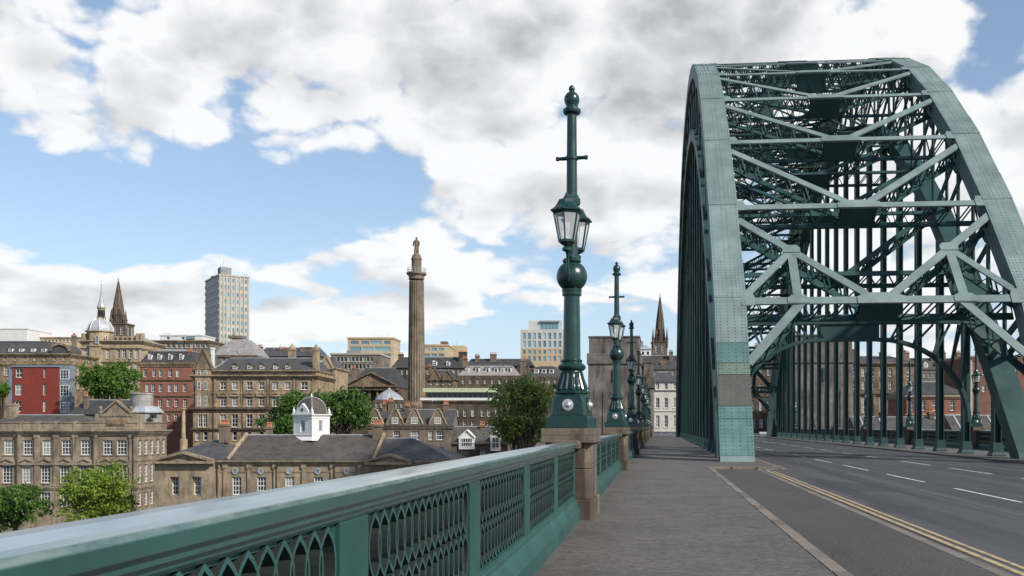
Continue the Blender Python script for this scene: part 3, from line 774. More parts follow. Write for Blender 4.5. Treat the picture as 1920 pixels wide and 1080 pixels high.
for x in (XL, XR):
    for i in range(len(upper)-1):
        p0, p1, n0, n1 = upper[i], upper[i+1], NU[i], NU[i+1]
        near = i <= 7
        if i == 1:
            # the end post above the pavement is made of short plates with joints between them
            cuts = [0, 1.75, 2.38, 3.95, 4.55, 5.6, 7.9]
            mats = [M_archfoot, M_archfoot, M_greypatch, M_stainpatch, M_archfoot, M_arch]
            for (za, zb, mt) in zip(cuts, cuts[1:], mats):
                ta, tb = za/7.9+.002, zb/7.9-.002
                qa, qb = lerp2(p0, p1, ta), lerp2(p0, p1, tb); na, nb_ = n0.lerp(n1, ta), n0.lerp(n1, tb)
                if x == XR and mt in (M_greypatch, M_stainpatch): mt = M_archfoot
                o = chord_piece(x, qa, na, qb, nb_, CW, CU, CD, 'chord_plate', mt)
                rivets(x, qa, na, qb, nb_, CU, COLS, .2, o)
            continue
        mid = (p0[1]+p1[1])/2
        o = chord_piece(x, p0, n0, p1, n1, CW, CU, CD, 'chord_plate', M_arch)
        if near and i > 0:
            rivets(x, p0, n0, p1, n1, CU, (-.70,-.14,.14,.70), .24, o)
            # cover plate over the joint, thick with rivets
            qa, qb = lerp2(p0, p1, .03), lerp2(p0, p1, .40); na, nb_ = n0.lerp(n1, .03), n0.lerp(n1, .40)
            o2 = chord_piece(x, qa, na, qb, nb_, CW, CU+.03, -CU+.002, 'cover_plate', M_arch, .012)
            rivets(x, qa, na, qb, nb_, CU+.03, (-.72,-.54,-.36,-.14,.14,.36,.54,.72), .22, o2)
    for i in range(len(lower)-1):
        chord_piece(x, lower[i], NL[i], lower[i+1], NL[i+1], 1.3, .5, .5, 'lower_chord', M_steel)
    # web of the truss between the two chords: posts and diagonals
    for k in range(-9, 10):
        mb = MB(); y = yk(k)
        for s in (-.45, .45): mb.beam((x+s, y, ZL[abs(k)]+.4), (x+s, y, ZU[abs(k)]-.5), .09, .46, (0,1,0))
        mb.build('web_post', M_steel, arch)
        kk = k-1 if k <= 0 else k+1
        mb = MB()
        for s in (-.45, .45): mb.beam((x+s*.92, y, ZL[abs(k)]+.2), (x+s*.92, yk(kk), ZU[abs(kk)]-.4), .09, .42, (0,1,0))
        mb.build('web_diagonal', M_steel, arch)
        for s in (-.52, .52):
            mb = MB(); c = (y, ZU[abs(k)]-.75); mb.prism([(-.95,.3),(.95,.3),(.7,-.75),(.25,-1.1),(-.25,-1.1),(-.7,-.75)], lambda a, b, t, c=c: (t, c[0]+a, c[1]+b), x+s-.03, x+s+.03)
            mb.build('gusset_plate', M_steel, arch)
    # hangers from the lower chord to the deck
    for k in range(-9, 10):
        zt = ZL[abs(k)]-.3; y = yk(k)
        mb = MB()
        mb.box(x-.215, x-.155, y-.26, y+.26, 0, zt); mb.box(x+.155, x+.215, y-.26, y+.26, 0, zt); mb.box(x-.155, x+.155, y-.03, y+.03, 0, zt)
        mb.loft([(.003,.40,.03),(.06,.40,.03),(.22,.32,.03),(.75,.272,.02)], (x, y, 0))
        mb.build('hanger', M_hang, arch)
# lattice members between the two ribs
def lattice(p0, p1, n, depth, wid, name, mat_top, mat, plate=.09, pitch=1.1, web_mid=0, up=0.0):
    """two flanges (the upper one faces n) and zigzag lacing between them"""
    p0 = Vector(p0); p1 = Vector(p1); n = Vector(n).normalized()
    top = MB(); top.beam(p0+n*up, p1+n*up, wid, plate, n)
    o = top.build(name, mat_top, arch)
    mb = MB(); mb.beam(p0-n*depth, p1-n*depth, wid*.9, plate, n)
    d = p1-p0; L = d.length; m = max(2, int(L/pitch)); sd = d.normalized().cross(n)
    for s in (-1, 1):
        off = sd*(s*wid*.36)
        for i in range(m):
            a, b = p0+d*(i/m), p0+d*((i+1)/m); q = p0+d*((i+.5)/m)
            mb.beam(a-n*depth+off, q+off, .045, .10, sd); mb.beam(q+off*1.04, b-n*depth+off*1.04, .045, .10, sd)
    if web_mid:
        c = (p0+p1)/2; dd = d.normalized()*web_mid
        for s in (-1, 1): mb.beam(c-dd-n*depth*.5+sd*(s*wid*.4), c+dd-n*depth*.5+sd*(s*wid*.4), .05, depth, n)
    mb.build('lacing', mat, o)
    return o
def plate_hex(c, n, tdir, a, b, name, mat, th=.04):
    """flat gusset in the plane with normal n; tdir across the bridge"""
    c = Vector(c); n = Vector(n).normalized(); t = Vector(tdir).normalized(); v = n.cross(t)
    mb = MB(); mb.prism([(-a,-b*.55),(a,-b*.55),(a,b*.4),(a*.62,b),(-a*.62,b),(-a,b*.4)], lambda p, q, h: c+t*p+v*q+n*h, 0, th)
    return mb.build(name, mat, arch)
xi0, xi1 = XL+CW/2-.05, XR-CW/2+.05
xm = (XL+XR)/2
iu = {k: 12+k for k in range(-10, 11)}       # index of node k in upper
for k in range(-10, 11):
    n2 = NU[iu[k]]; n = Vector((0, n2[0], n2[1])); y, z = yk(k), ZU[abs(k)]
    lift = n*(CU-.10)
    p = lambda x, yy=y, zz=z, l=lift: Vector((x, yy, zz))+l
    lattice(p(xi0), p(xi1), n, 1.35, .46, 'lateral_strut', M_arch, M_steel, web_mid=1.0)
    g = plate_hex(p(xm)+n*.05, n, (1,0,0), 1.2, .46 if k <= 0 else -.46, 'gusset_plate', M_arch)
    for s, xx in ((1, xi0), (-1, xi1)):
        plate_hex(p(xx+s*.16)+n*.05, n, (1,0,0), .34, .62, 'gusset_plate', M_arch)
    if k == 0: continue
    kk = k+1 if k < 0 else k-1
    n2b = NU[iu[kk]]; nb_ = Vector((0, n2b[0], n2b[1])); nm = (n+nb_).normalized()
    tgt = Vector((0, yk(kk), ZU[abs(kk)]))+nb_*(CU-.10); src = Vector((0, y, z))+lift
    tv = src.lerp(tgt, .86)
    for xx, sgn in ((xi0, 1), (xi1, -1)):
        a = Vector((xm-sgn*.7, 0, 0))+src.lerp(tgt, .06); b = Vector((xx, 0, 0))+tv
        lattice(a, b, nm, 1.15, .44, 'lateral_diagonal', M_arch, M_steel, up=-.005)
        if k == -10 or k == 10:
            # portal: sub-diagonal, post and knee
            h = a.lerp(b, .56)
            r_ = Vector((xx, 0, 0))+src.lerp(tgt, .05)
            lattice(h, r_, nm, .9, .40, 'portal_brace', M_arch, M_steel, up=-.012)
            st_ = Vector((h.x, 0, 0))+src
            lattice(h, st_, nm, .9, .46, 'portal_post', M_arch, M_steel, up=-.018)
            nf = NU[1]; nf3 = Vector((0, nf[0] if k < 0 else -nf[0], nf[1])); yf, zf = upper[1]
            if k > 0: yf = 2*YC-yf
            foot = Vector((0, y, z)).lerp(Vector((0, yf, zf)), .42)+n*(CU-.10)
            lattice(st_+Vector((sgn*.2,0,0))-n*.006, Vector((xx, 0, 0))+foot, n, 1.0, .46, 'portal_knee', M_arch, M_steel, up=-.02)
            plate_hex(st_+n*.045, n, (1,0,0), .55, .36, 'gusset_plate', M_arch)
            plate_hex(h+nm*.05, nm, (1,0,-.0), .48, .38, 'gusset_plate', M_arch)
il = {k: 11+k for k in range(-9, 10)}
for k in range(-8, 9):
    n2 = NL[il[k]]; n = Vector((0, n2[0], n2[1])); y, z = yk(k), ZL[abs(k)]
    lift = n*.3
    lattice(Vector((xi0, y, z))+lift, Vector((xi1, y, z))+lift, n, .95, .42, 'lower_strut', M_steel, M_steel, web_mid=1.1)
    if k:
        kk = k+1 if k < 0 else k-1
        n2b = NL[il[kk]]; nb_ = Vector((0, n2b[0], n2b[1])); nm = (n+nb_).normalized()
        for xx, sgn in ((xi0, 1), (xi1, -1)):
            lattice(Vector((xm-sgn*.4, y, z))+lift, Vector((xx, yk(kk), ZL[abs(kk)]))+nb_*.3, nm, .8, .36, 'lower_diagonal', M_steel, M_steel, up=-.01)
    # sway frame between upper and lower struts
    mb = MB(); zu, zl = ZU[abs(k)]-.9, ZL[abs(k)]+.4
    for xx in (xi0, xi1):
        mb.beam((xx, y-.1, zl), (xm, y-.1, zu), .13, .2, (0,1,0)); mb.beam((xx, y+.12, zu), (xm, y+.12, zl), .13, .2, (0,1,0))
    if abs(k) < 5: mb.build('sway_brace', M_steel, arch)
# the low portal over the road, with curved haunches
for sg in (-1, 1):
    kq = 8.55; yp = YC+sg*PAN*kq; zt = 7.9
    mb = MB()
    mb.box(xi0, xi1, yp-.3, yp+.3, 7.75, 7.95); mb.box(xi0+4.6, xi1-4.6, yp-.28, yp+.28, 6.74, 6.915)
    mb.box(xm-1.7, xm+1.7, yp-.2, yp+.2, 6.92, 7.75)
    x = xi0+4.6
    while x < xi1-5.2:
        if abs(x+.35-xm) > 1.9:
            for s in (-.22, .22):
                mb.beam((x, yp+s, 6.9), (x+.37, yp+s, 7.78), .06, .12, (0,1,0)); mb.beam((x+.37, yp+s, 7.78), (x+.74, yp+s, 6.9), .06, .12, (0,1,0))
        x += .74
    mb.build('portal_beam', M_steel, arch)
    for xx, s in ((xi0, 1), (xi1, -1)):
        mb = MB(); pts = []
        for i in range(13):
            t = i/12*PI/2
            pts.append((3.4*(1-math.sin(t))*1.0, 2.6+4.2*math.cos(t)**.8 if False else 6.83-4.4*(1-math.cos(t))))
        pts = [(5.2-5.2*math.sin(i/12*PI/2), 6.83-4.9*(1-math.cos(i/12*PI/2))) for i in range(13)]
        for (a, b) in zip(pts, pts[1:]):
            mb.beam((xx+s*a[0], yp, a[1]), (xx+s*b[0], yp, b[1]), .57+.003*len(mb.v)/8, .20, (0,0,1) if abs(a[0]-b[0]) > .1 else (1,0,0))
        for i in range(1, 12, 2):
            a = pts[i]; b = pts[min(12, i+2)]
            mb.beam((xx+s*a[0], yp, a[1]), (xx+s*max(.1, a[0]-.5), yp, 7.70), .12, .10+.004*i, (0,1,0))
            mb.beam((xx+s*a[0], yp+.03, a[1]), (xx+s*b[0], yp+.03, 7.70), .12, .162+.004*i, (0,1,0))
        mb.build('portal_haunch', M_steel, arch)
# ================================================================== BUILDINGS
_wcache = {}
def window_meshes(w, h, nx, nz, glass, arched):
    key = (round(w, 2), round(h, 2), nx, nz, glass.name, arched)
    if key in _wcache: return _wcache[key]
    fr = MB(); t = min(.11, w*.12); b = .065 if w > .9 else .045
    fr.box(0, t, 0, .1, 0, h); fr.box(w-t, w, 0, .1, 0, h); fr.box(t, w-t, 0, .1, 0, t*1.3); fr.box(t, w-t, 0, .1, h-t, h)
    for i in range(1, nx):
        x = w*i/nx; fr.box(x-b/2, x+b/2, .012, .085, t*1.3, h-t)
    for j in range(1, nz):
        z = h*j/nz; bb = b*(1.6 if nz % 2 == 0 and j == nz//2 else 1); fr.box(t, w-t, .02, .08, z-bb/2, z+bb/2)
    if arched:
        n = 8; a = [(w/2-w/2*math.cos(PI*i/n), h-w*.38+w*.38*math.sin(PI*i/n)) for i in range(n+1)]
        for i in range(n):
            fr.add([(a[i][0], -.01, a[i][1]), (a[i+1][0], -.01, a[i+1][1]), (a[i+1][0], -.01, h+.01), (a[i][0], -.01, h+.01)], [(0,1,2,3)])
    pa = MB(); pa.box(t*.5, w-t*.5, .05, .06, t*.5, h-t*.5)
    r = (fr.mesh('window', M_white if glass is M_glass else M_bframe), pa.mesh('pane', glass))
    _wcache[key] = r; return r
M_bframe = plain('office_frame', (.34,.36,.37), .5, .1)

class Bld:
    def __init__(s, name, label, cat, x0, x1, w, zb, depth, rot=0, group=None):
        s.w = w; s.k = w/FPX; s.x0 = x0; s.zb = zb; s.W = (x1-x0)*s.k; s.D = depth
        s.root = empty(name, P(x0, w, zb), YAW+rot, label, cat, group)
        s.rnd = random.Random(name+label)
    def X(s, px, ly=0): return (px-s.x0)*s.k+(px-CX)*ly/FPX
    def Z(s, py, ly=0): return ZPX(py, s.w+ly)-s.zb
    # ---- walls with real openings
    def wall(s, ytop, mat, rows=(), side=0, left=0, wname='wall', sill=True, glass=None, rec=.2, cap=True, sidespan=None, ybot=None, inset=0.0):
        glass = glass or M_glass
        H = s.Z(ytop); mb = MB(); W, D = s.W, s.D
        z0 = 0 if ybot is None else s.Z(ybot)
        ops = []; srow = []
        for r in rows:
            y0, y1, xs = r[0], r[1], r[2]; nx, nz = (r[3], r[4]) if len(r) > 4 else (3, 4); arch_ = r[5] if len(r) > 5 else False
            za, zb_ = s.Z(y1), s.Z(y0)
            for xa, xb in xs:
                a, b = s.X(xa), s.X(xb)
                if b > a+.2: ops.append((a, b, za, zb_, nx, nz, arch_))
            if xs: srow.append((za, zb_, nx, nz, arch_, (xs[0][1]-xs[0][0])*s.k))
        def face(W_, ops_, fn):
            xs = sorted(set([0, W_]+[v for o in ops_ for v in (o[0], o[1])])); zs = sorted(set([z0, H]+[v for o in ops_ for v in (o[2], o[3])]))
            xs = [x for x in xs if 0 <= x <= W_]; zs = [z for z in zs if z0 <= z <= H]
            for xa, xb in zip(xs, xs[1:]):
                for za, zb_ in zip(zs, zs[1:]):
                    cx, cz = (xa+xb)/2, (za+zb_)/2
                    if any(o[0] < cx < o[1] and o[2] < cz < o[3] for o in ops_): continue
                    mb.add([fn(xa,0,za), fn(xb,0,za), fn(xb,0,zb_), fn(xa,0,zb_)], [(0,1,2,3)])
            for o in ops_:
                a, b, c, d = o[:4]
                q = [fn(a,0,c), fn(b,0,c), fn(b,0,d), fn(a,0,d), fn(a,rec+.12,c), fn(b,rec+.12,c), fn(b,rec+.12,d), fn(a,rec+.12,d)]
                mb.add(q, [(0,4,5,1),(1,5,6,2),(2,6,7,3),(3,7,4,0),(4,7,6,5)])
                if sill:
                    p0, p1 = fn(a-.12,-.12,c-.16), fn(b+.12,.02,c-.002)
                    mb.box(min(p0[0],p1[0]), max(p0[0],p1[0]), min(p0[1],p1[1]), max(p0[1],p1[1]), c-.16, c-.002)
        fF = lambda a, d, z: (a, inset+d, z)
        fR = lambda a, d, z: (W-d, inset+a, z)
        fL = lambda a, d, z: (d, inset+D-a, z)
        face(W, ops, fF)
        def sideops(n, ww=None):
            r = []
            for (za, zb_, nx, nz, ar, w0) in srow:
                w_ = min(ww or w0, D/n*.55)
                for i in range(n):
                    c = D*(i+.5)/n; r.append((c-w_/2, c+w_/2, za, zb_, nx, nz, ar))
            return r
        so = sideops(side) if side else []; lo = sideops(left) if left else []
        face(D, so, fR); face(D, lo, fL)
        mb.add([(0,inset+D,z0),(W,inset+D,z0),(W,inset+D,H),(0,inset+D,H)], [(3,2,1,0)])
        if cap: mb.add([(0,inset,H),(W,inset,H),(W,inset+D,H),(0,inset+D,H)], [(0,1,2,3)])
        s.wallobj = mb.build(wname, mat, s.root)
        for o, loc, rz in [(o, (o[0], inset+rec, o[2]), 0) for o in ops]+[(o, (W-rec, inset+o[0], o[2]), PI/2) for o in so]+[(o, (rec, inset+D-o[0], o[2]), -PI/2) for o in lo]:
            f, p = window_meshes(o[1]-o[0], o[3]-o[2], o[4], o[5], glass, o[6])
            wn = link('window', f, s.root, 0, loc, rz); link('pane', p, wn)
        s.H = H
        return s
    def band(s, y, h, out, mat, name='cornice', steps=2, xa=None, xb=None, sides=True, inset=0.0):
        """a moulding that runs along the front and back along the sides; y = its top edge in the photograph"""
        z1 = s.Z(y) if y is not None else s.H+h; mb = MB(); a = 0 if xa is None else s.X(xa); b = s.W if xb is None else s.X(xb)
        for i in range(steps):
            o = out*(steps-i)/steps; zt = z1-h*i/steps; zb_ = z1-h*(i+1)/steps
            mb.box(a-(o if sides else 0), b+(o if sides else 0), -o, .05, zb_, zt)
            if sides:
                mb.box(b-.05, b+o, .0501, s.D+o, zb_, zt); mb.box(a-o, a+.05, .0501, s.D+o, zb_, zt)
        return mb.build(name, mat, s.root)
    def bx(s, name, mat, x0, x1, ya, yb, py0, py1, bevel=0):
        """box by photograph pixels in x and height, metres in depth (py0 upper edge)"""
        mb = MB(); q = max(0, ya); mb.box(s.X(x0, q), s.X(x1, q), ya, yb, s.Z(py1, q), s.Z(py0, q)); return mb.build(name, mat, s.root, bevel)
    # ---- roofs
    def hip(s, ye, yr, mat, inset=None, over=.4, x0=None, x1=None, d0=0, d1=None, name='roof', ridge=True, insl=None):
        a = (0 if x0 is None else s.X(x0))-over; b = (s.W if x1 is None else s.X(x1))+over; c = d0-over; d = (s.D if d1 is None else d1)+over
        m = (c+d)/2; z0, z1 = s.Z(ye), s.Z(yr, m); ins = (d-c)/2 if inset is None else inset; il_ = ins if insl is None else insl
        if a+il_ > b-ins: il_ = ins = (b-a)/2-.01
        mb = MB(); mb.add([(a,c,z0),(b,c,z0),(b,d,z0),(a,d,z0),(a+il_,m,z1),(b-ins,m,z1)], [(0,1,5,4),(1,2,5),(2,3,4,5),(3,0,4),(3,2,1,0)])
        o = mb.build(name, mat, s.root)
        if ridge and b-ins-a-il_ > .5:
            r = MB(); r.beam((a+il_,m,z1+.03), (b-ins,m,z1+.03), .35, .16); r.build('ridge', M_lead, s.root)
        return o
    def gable(s, ye, yr, mat, wmat, over=.3, name='roof'):
        W, D = s.W, s.D; m = D/2; z0, z1 = s.Z(ye), s.Z(yr, m)
        mb = MB(); mb.add([(-.1,-over,z0-.1),(W+.1,-over,z0-.1),(W+.1,m,z1),(-.1,m,z1),(W+.1,D+over,z0-.1),(-.1,D+over,z0-.1)], [(0,1,2,3),(3,2,4,5)])
        mb.v += [(v[0], v[1], v[2]-.18) for v in mb.v[:6]]; mb.add([], [])
        mb.f += [[6,9,8,7],[9,11,10,8],[0,6,7,1],[5,4,10,11]]; mb.sm += [False]*4
        o = mb.build(name, mat, s.root)
        g = MB()
        for x in (0, W-.3): g.prism([(0,z0-.15),(D,z0-.15),(m,z1-.12)], lambda a, b, t: (t, a, b), x, x+.3)
        g.build('gable_wall', wmat, s.root)
        r = MB(); r.beam((0,m,z1+.03),(W,m,z1+.03), .3, .14); r.build('ridge', M_lead, s.root)
        return o
    def mansard(s, ye, ym, yt, mat, top, ins=1.4, ins2=4, x0=None, x1=None):
        a = 0 if x0 is None else s.X(x0); b = s.W if x1 is None else s.X(x1); D = s.D; z0, z1, z2 = s.Z(ye), s.Z(ym), s.Z(yt)
        mb = MB(); r = lambda i, z: [(a+i,i,z),(b-i,i,z),(b-i,D-i,z),(a+i,D-i,z)]
        mb.add(r(0,z0)+r(ins,z1), [(0,1,5,4),(1,2,6,5),(2,3,7,6),(3,0,4,7),(3,2,1,0)]); mb.build('mansard_roof', mat, s.root)
        mb = MB(); i2 = min(ins2, D/2-.05, (b-a)/2-.05); mb.add(r(ins-.15,z1+.003)+r(i2,z2), [(0,1,5,4),(1,2,6,5),(2,3,7,6),(3,0,4,7),(4,5,6,7),(3,2,1,0)]); mb.build('roof', top, s.root)
    def dormer(s, xc, wpx, y0, y1, yd, mat, roofmat, gab=True, win=(2,2), dep=2.2):
        """little gabled window house on the roof; yd = depth of its face behind the facade"""
        x = s.X(xc, yd); hw = wpx*s.k/2; z0, z1 = s.Z(y1, yd), s.Z(y0, yd); zt = z1+hw*.9 if gab else z1+.15
        mb = MB(); mb.box(x-hw, x+hw, yd, yd+dep, z0-.4, z1)
        if gab: mb.prism([(x-hw,z1),(x+hw,z1),(x,zt)], lambda a, b, t: (a, t, b), yd, yd+dep)
        mb.build('dormer', mat, s.root)
        r = MB()
        if gab:
            for sg in (-1, 1): r.beam((x+sg*(hw+.12), yd+dep/2-.1, z1-.08), (x, yd+dep/2-.1, zt+.06), dep+.25, .1, (0,0,1))
        else: r.box(x-hw-.15, x+hw+.15, yd-.15, yd+dep, z1+.002, z1+.15)
        r.build('dormer_roof', roofmat, s.root)
        f, p = window_meshes(hw*1.5, max(.5, (z1-z0)*.92), win[0], win[1], M_glass, False)
        wn = link('window', f, s.root, 0, (x-hw*.75, yd-.06, z0+.03)); link('pane', p, wn)
    def chimney(s, xc, ly, y0, y1, wpx, dep=1.0, pots=3, mat=None):
        x = s.X(xc, ly); hw = wpx*s.k/2; z0, z1 = s.Z(y1, ly), s.Z(y0, ly)
        mb = MB(); mb.box(x-hw, x+hw, ly-dep/2, ly+dep/2, z0, z1-.35); mb.box(x-hw-.12, x+hw+.12, ly-dep/2-.12, ly+dep/2+.12, z1-.35, z1-.12); mb.box(x-hw-.05, x+hw+.05, ly-dep/2-.05, ly+dep/2+.05, z1-.12, z1)
        o = mb.build('chimney', mat or M_ch, s.root)
        for i in range(pots):
            link('chimney_pot', POT, o, 0, (x-hw+2*hw*(i+.5)/pots, ly, z1))
    def pediment(s, x0, x1, ye, yt, out, mat, th=.5, y0=0.0, name='pediment'):
        a, b = s.X(x0), s.X(x1); z0, z1 = s.Z(ye), s.Z(yt); m = (a+b)/2; mb = MB()
        mb.prism([(a+.3,z0),(b-.3,z0),(m,z1-.3)], lambda p, q, t: (p, t, q), y0-out*.35, y0+th)
        for p, q in (((a-.1,z0+.1),(m,z1)), ((b+.1,z0+.1),(m,z1))): mb.beam((p[0], y0-out/2+.2, p[1]), (q[0], y0-out/2+.2, q[1]), out+.4, .32)
        mb.box(a-.2, b+.2, y0-out, y0+th-.01, z0-.35, z0-.002)
        return mb.build(name, mat, s.root)
    def pilasters(s, xs, wpx, y0, y1, mat, out=.22):
        for x in xs:
            mb = MB(); a, b = s.X(x-wpx/2), s.X(x+wpx/2); z0, z1 = s.Z(y1), s.Z(y0)
            mb.box(a, b, -out, .02, z0, z1); mb.box(a-.1, b+.1, -out-.08, .02, z1-.55, z1-.01); mb.box(a-.1, b+.1, -out-.08, .02, z0, z0+.4)
            mb.build('pilaster', mat, s.root)
    def parapet_wall(s, y0, y1, mat, th=.35, name='roof_parapet'):
        mb = MB(); z0, z1 = s.Z(y1)+.003, s.Z(y0); W, D = s.W, s.D
        mb.box(0, W, 0, th, z0, z1); mb.box(0, W, D-th, D, z0, z1); mb.box(0, th, th, D-th, z0, z1); mb.box(W-th, W, th, D-th, z0, z1)
        mb.box(-.12, W+.12, -.12, th+.08, z1, z1+.2); mb.box(W-th-.08, W+.12, th+.08, D+.1, z1, z1+.2); mb.box(-.12, th+.08, th+.08, D+.1, z1, z1+.2)
        return mb.build(name, mat, s.root)
    def lathe(s, name, mat, xc, ly, prof, n=8, smooth=False, rot=None):
        mb = MB(); mb.lathe([(s.Z(y, ly), r*(s.w+ly)/FPX) for y, r in prof], n, (s.X(xc, ly), ly, 0), PI/8 if rot is None else rot, smooth)
        return mb.build(name, mat, s.root)
    def pipe(s, xs, y0, y1, ly=-.12):
        for x in xs:
            mb = MB(); mb.tube([(s.X(x), ly, s.Z(y1)), (s.X(x), ly, s.Z(y0))], .07, 6); mb.box(s.X(x)-.16, s.X(x)+.16, ly-.12, ly+.14, s.Z(y0)-.4, s.Z(y0)); mb.build('drainpipe', M_door, s.root)
    def mast(s, xc, ly, y0, y1, r=.06):
        mb = MB(); mb.tube([(s.X(xc, ly), ly, s.Z(y1, ly)), (s.X(xc, ly), ly, s.Z(y0, ly))], r, 5); return mb.build('aerial', M_bframe, s.root)
_p = MB(); _p.lathe([(0,.17),(.08,.17),(.1,.14),(.55,.12),(.6,.16),(.7,.15)], 8); POT = _p.mesh('chimney_pot', M_pot)
M_ch = stone('chimney_stone', (.20,.155,.115), None, .3, .7, 1)
def spread(x0, x1, n, w):
    """n openings of w px, evenly between x0 and x1"""
    st = (x1-x0)/n; return [(x0+st*(i+.5)-w/2, x0+st*(i+.5)+w/2) for i in range(n)]
def cen(xs, w): return [(x-w/2, x+w/2) for x in xs]
def zbase(px, w, dep=10):
    p = P(px, w, 0); q = P(px, w+dep, 0); return min(terrain_z(p.x, p.y), terrain_z(q.x, q.y))-.6

S_tan = stone('sooty_sandstone', (.245,.180,.118), (.055,.042,.031), .5, .8, .9)
S_buff = stone('buff_sandstone', (.315,.230,.142), (.075,.056,.039), .5, .8, .9)
S_cream = stone('cream_sandstone', (.43,.335,.225), (.14,.105,.07), .5, .65, .8)
S_dark = stone('blackened_sandstone', (.145,.108,.075), (.032,.026,.021), .45, .85, .8)
S_grey = stone('grey_sandstone', (.22,.185,.148), (.06,.05,.042), .5, .75, .8)
S_conc = stone('pale_concrete', (.44,.395,.33), (.25,.22,.19), 3.4, .3, .3)
S_yel = stone('yellow_cladding', (.44,.345,.225), (.33,.26,.17), 3.0, .25, .3)
S_conc2 = stone('cool_concrete', (.47,.46,.44), (.33,.32,.30), 3.4, .3, .3)
S_white = stone('painted_stucco', (.52,.50,.46), (.30,.28,.25), .6, .3, .5)
S_a = stone('grey_tan_sandstone', (.325,.262,.190), (.095,.076,.058), .5, .75, 1.0)
S_b = stone('warm_grey_sandstone', (.335,.265,.182), (.105,.083,.060), .5, .7, 1.1)
S_h = stone('honey_sandstone', (.39,.292,.186), (.105,.08,.056), .5, .75, .9)
S_d = stone('dusky_sandstone', (.23,.183,.137), (.068,.055,.043), .45, .7, 1.0)
B_red = brick('red_brick', (.235,.082,.050)); B_brown = brick('brown_brick', (.15,.062,.042))
P_red = plain('red_render', (.175,.028,.017), .75, .14, .5)
P_teal = plain('blue_grey_panel', (.16,.20,.235), .5, .12, .5)
R_sl = slate('slate', (.058,.056,.058)); R_sl2 = slate('dark_slate', (.040,.039,.041)); R_slb = slate('brown_slate', (.066,.058,.052)); R_pale = slate('pale_slate', (.24,.23,.225))

# ---- the long building with a sunlit end, at the left edge
b = Bld('classical_building', 'sooty sandstone classical building at the left edge with rows of white sash windows', 'building', -70, 257, 160, zbase(100,160), 11.5)
ups = [(-29,-11),(7,25),(43,61),(79,97),(115,133),(151,169),(193,211),(219,237)]; los = [(-32,-13),(4,23),(41,59),(76,94),(112,130),(149,167),(191,209),(217,236)]
b.wall(814, S_a, [(825,853,ups,3,4),(872,906,los,3,5),(924,950,los,3,4)], side=5)
b.band(806, 1.0, .75, S_a, steps=4); b.band(862, .35, .18, S_a, 'string_course'); b.band(913, .5, .25, S_a, 'string_course')
b.parapet_wall(793, 806, S_a)
b.pilasters([-4,34,70,106,142,178,248], 9, 815, 912, S_a)
for xa, xb in los:
    b.pediment(xa-6, xb+6, 868, 859.5, .35, S_a, .1, name='window_pediment')
b.hip(803, 778, R_slb, inset=5, over=-.6, x1=185)
b.bx('attic_block', S_a, 178, 258, -.02, 2.2, 776, 805.5, .05)
b.pediment(190, 246, 777, 751, .3, S_a, 1.6, .15)
b.bx('relief_panel', S_buff, 200, 236, -.14, 0, 783, 798)
for i in range(9): b.bx('relief_carving', S_buff, 203+i*3.6, 205.4+i*3.6, -.26, -.14, 785+(i%3), 796)
for x in (189, 246): b.lathe('urn', S_a, x, .6, [(776,3),(773,4),(770,2),(768,3.4),(764,3.6),(761,1)], 10, True)
b.chimney(24, 5, 757, 795, 13, 1.6, 0, S_a); b.pipe([177, 252, 33.5], 815, 960, -.4)
for x in (40,72,106,140): b.bx('parapet_pier', S_a, x-3, x+3, -.1, .4, 789, 806)

M_tur = stone('turret_render', (.36,.35,.33), (.15,.145,.135), .6, .7, 1.5)
# ---- white roof turret behind it
b = Bld('roof_turret', 'pale grey octagonal roof turret with a round drum above the classical building', 'turret', 240, 305, 173, zbase(270,173), 8.0)
b.lathe('lower_stage', M_tur, 273, 4, [(860,28),(791,28),(774,28)], 8); b.lathe('skirt_roof', M_lead, 273, 4, [(774,32),(772,32),(762,22)], 8)
b.lathe('drum', M_tur, 266, 4, [(763,19.5),(741,19.5),(740,21),(737.5,21),(737,18)], 16, True)
for x in (288, 282): b.bx('slot_window', M_door, x-1, x+1.4, .6, 1.6, 776, 784)
# ---- slate roof with a gable behind the classical building
b = Bld('slate_roofed_house', 'dark slate hipped roof with a small stone gable behind the classical building', 'house', 128, 250, 178, zbase(190,178), 10)
b.wall(777, S_grey, [(785,800,spread(130,250,6,7),2,3)]); b.hip(777, 750, R_sl2, inset=3, over=.3, insl=1.2)
b.chimney(162, 2, 742, 778, 6, .9, 2); b.pediment(212, 240, 775, 748, .3, S_tan, 1.0, -.6, 'gable')
# ---- red block of flats
b = Bld('red_flats', 'bright red rendered flats with small white windows and a grey glazed bay', 'flats', 24, 110, 200, zbase(60,200), 3)
b.wall(686, P_red, [(691,708,[(29,42),(81,86)],2,2),(720,741,[(28,41),(80,86)],2,2),(752,772,[(27,40),(80,86)],2,2)], sill=False)
mb = MB(); mb.box(b.X(78), b.X(110), -.35, .0, 0, b.Z(684.5)); 
b.band(685, .35, .2, P_teal, 'roof_edge', 1)
b.bx('grey_strip', P_teal, 17, 24, .2, 3, 688, 800)
b.bx('bay', P_teal, 110.1, 131, .3, 2.2, 685, 800)
for (y0, y1) in ((693,711),(722,743),(754,773)):
    f, p = window_meshes(17*b.k, (y1-y0)*b.k, 3, 3, M_glass, False); wn = link('window', f, b.root, 0, (b.X(111.5), .2, b.Z(y1))); link('pane', p, wn)
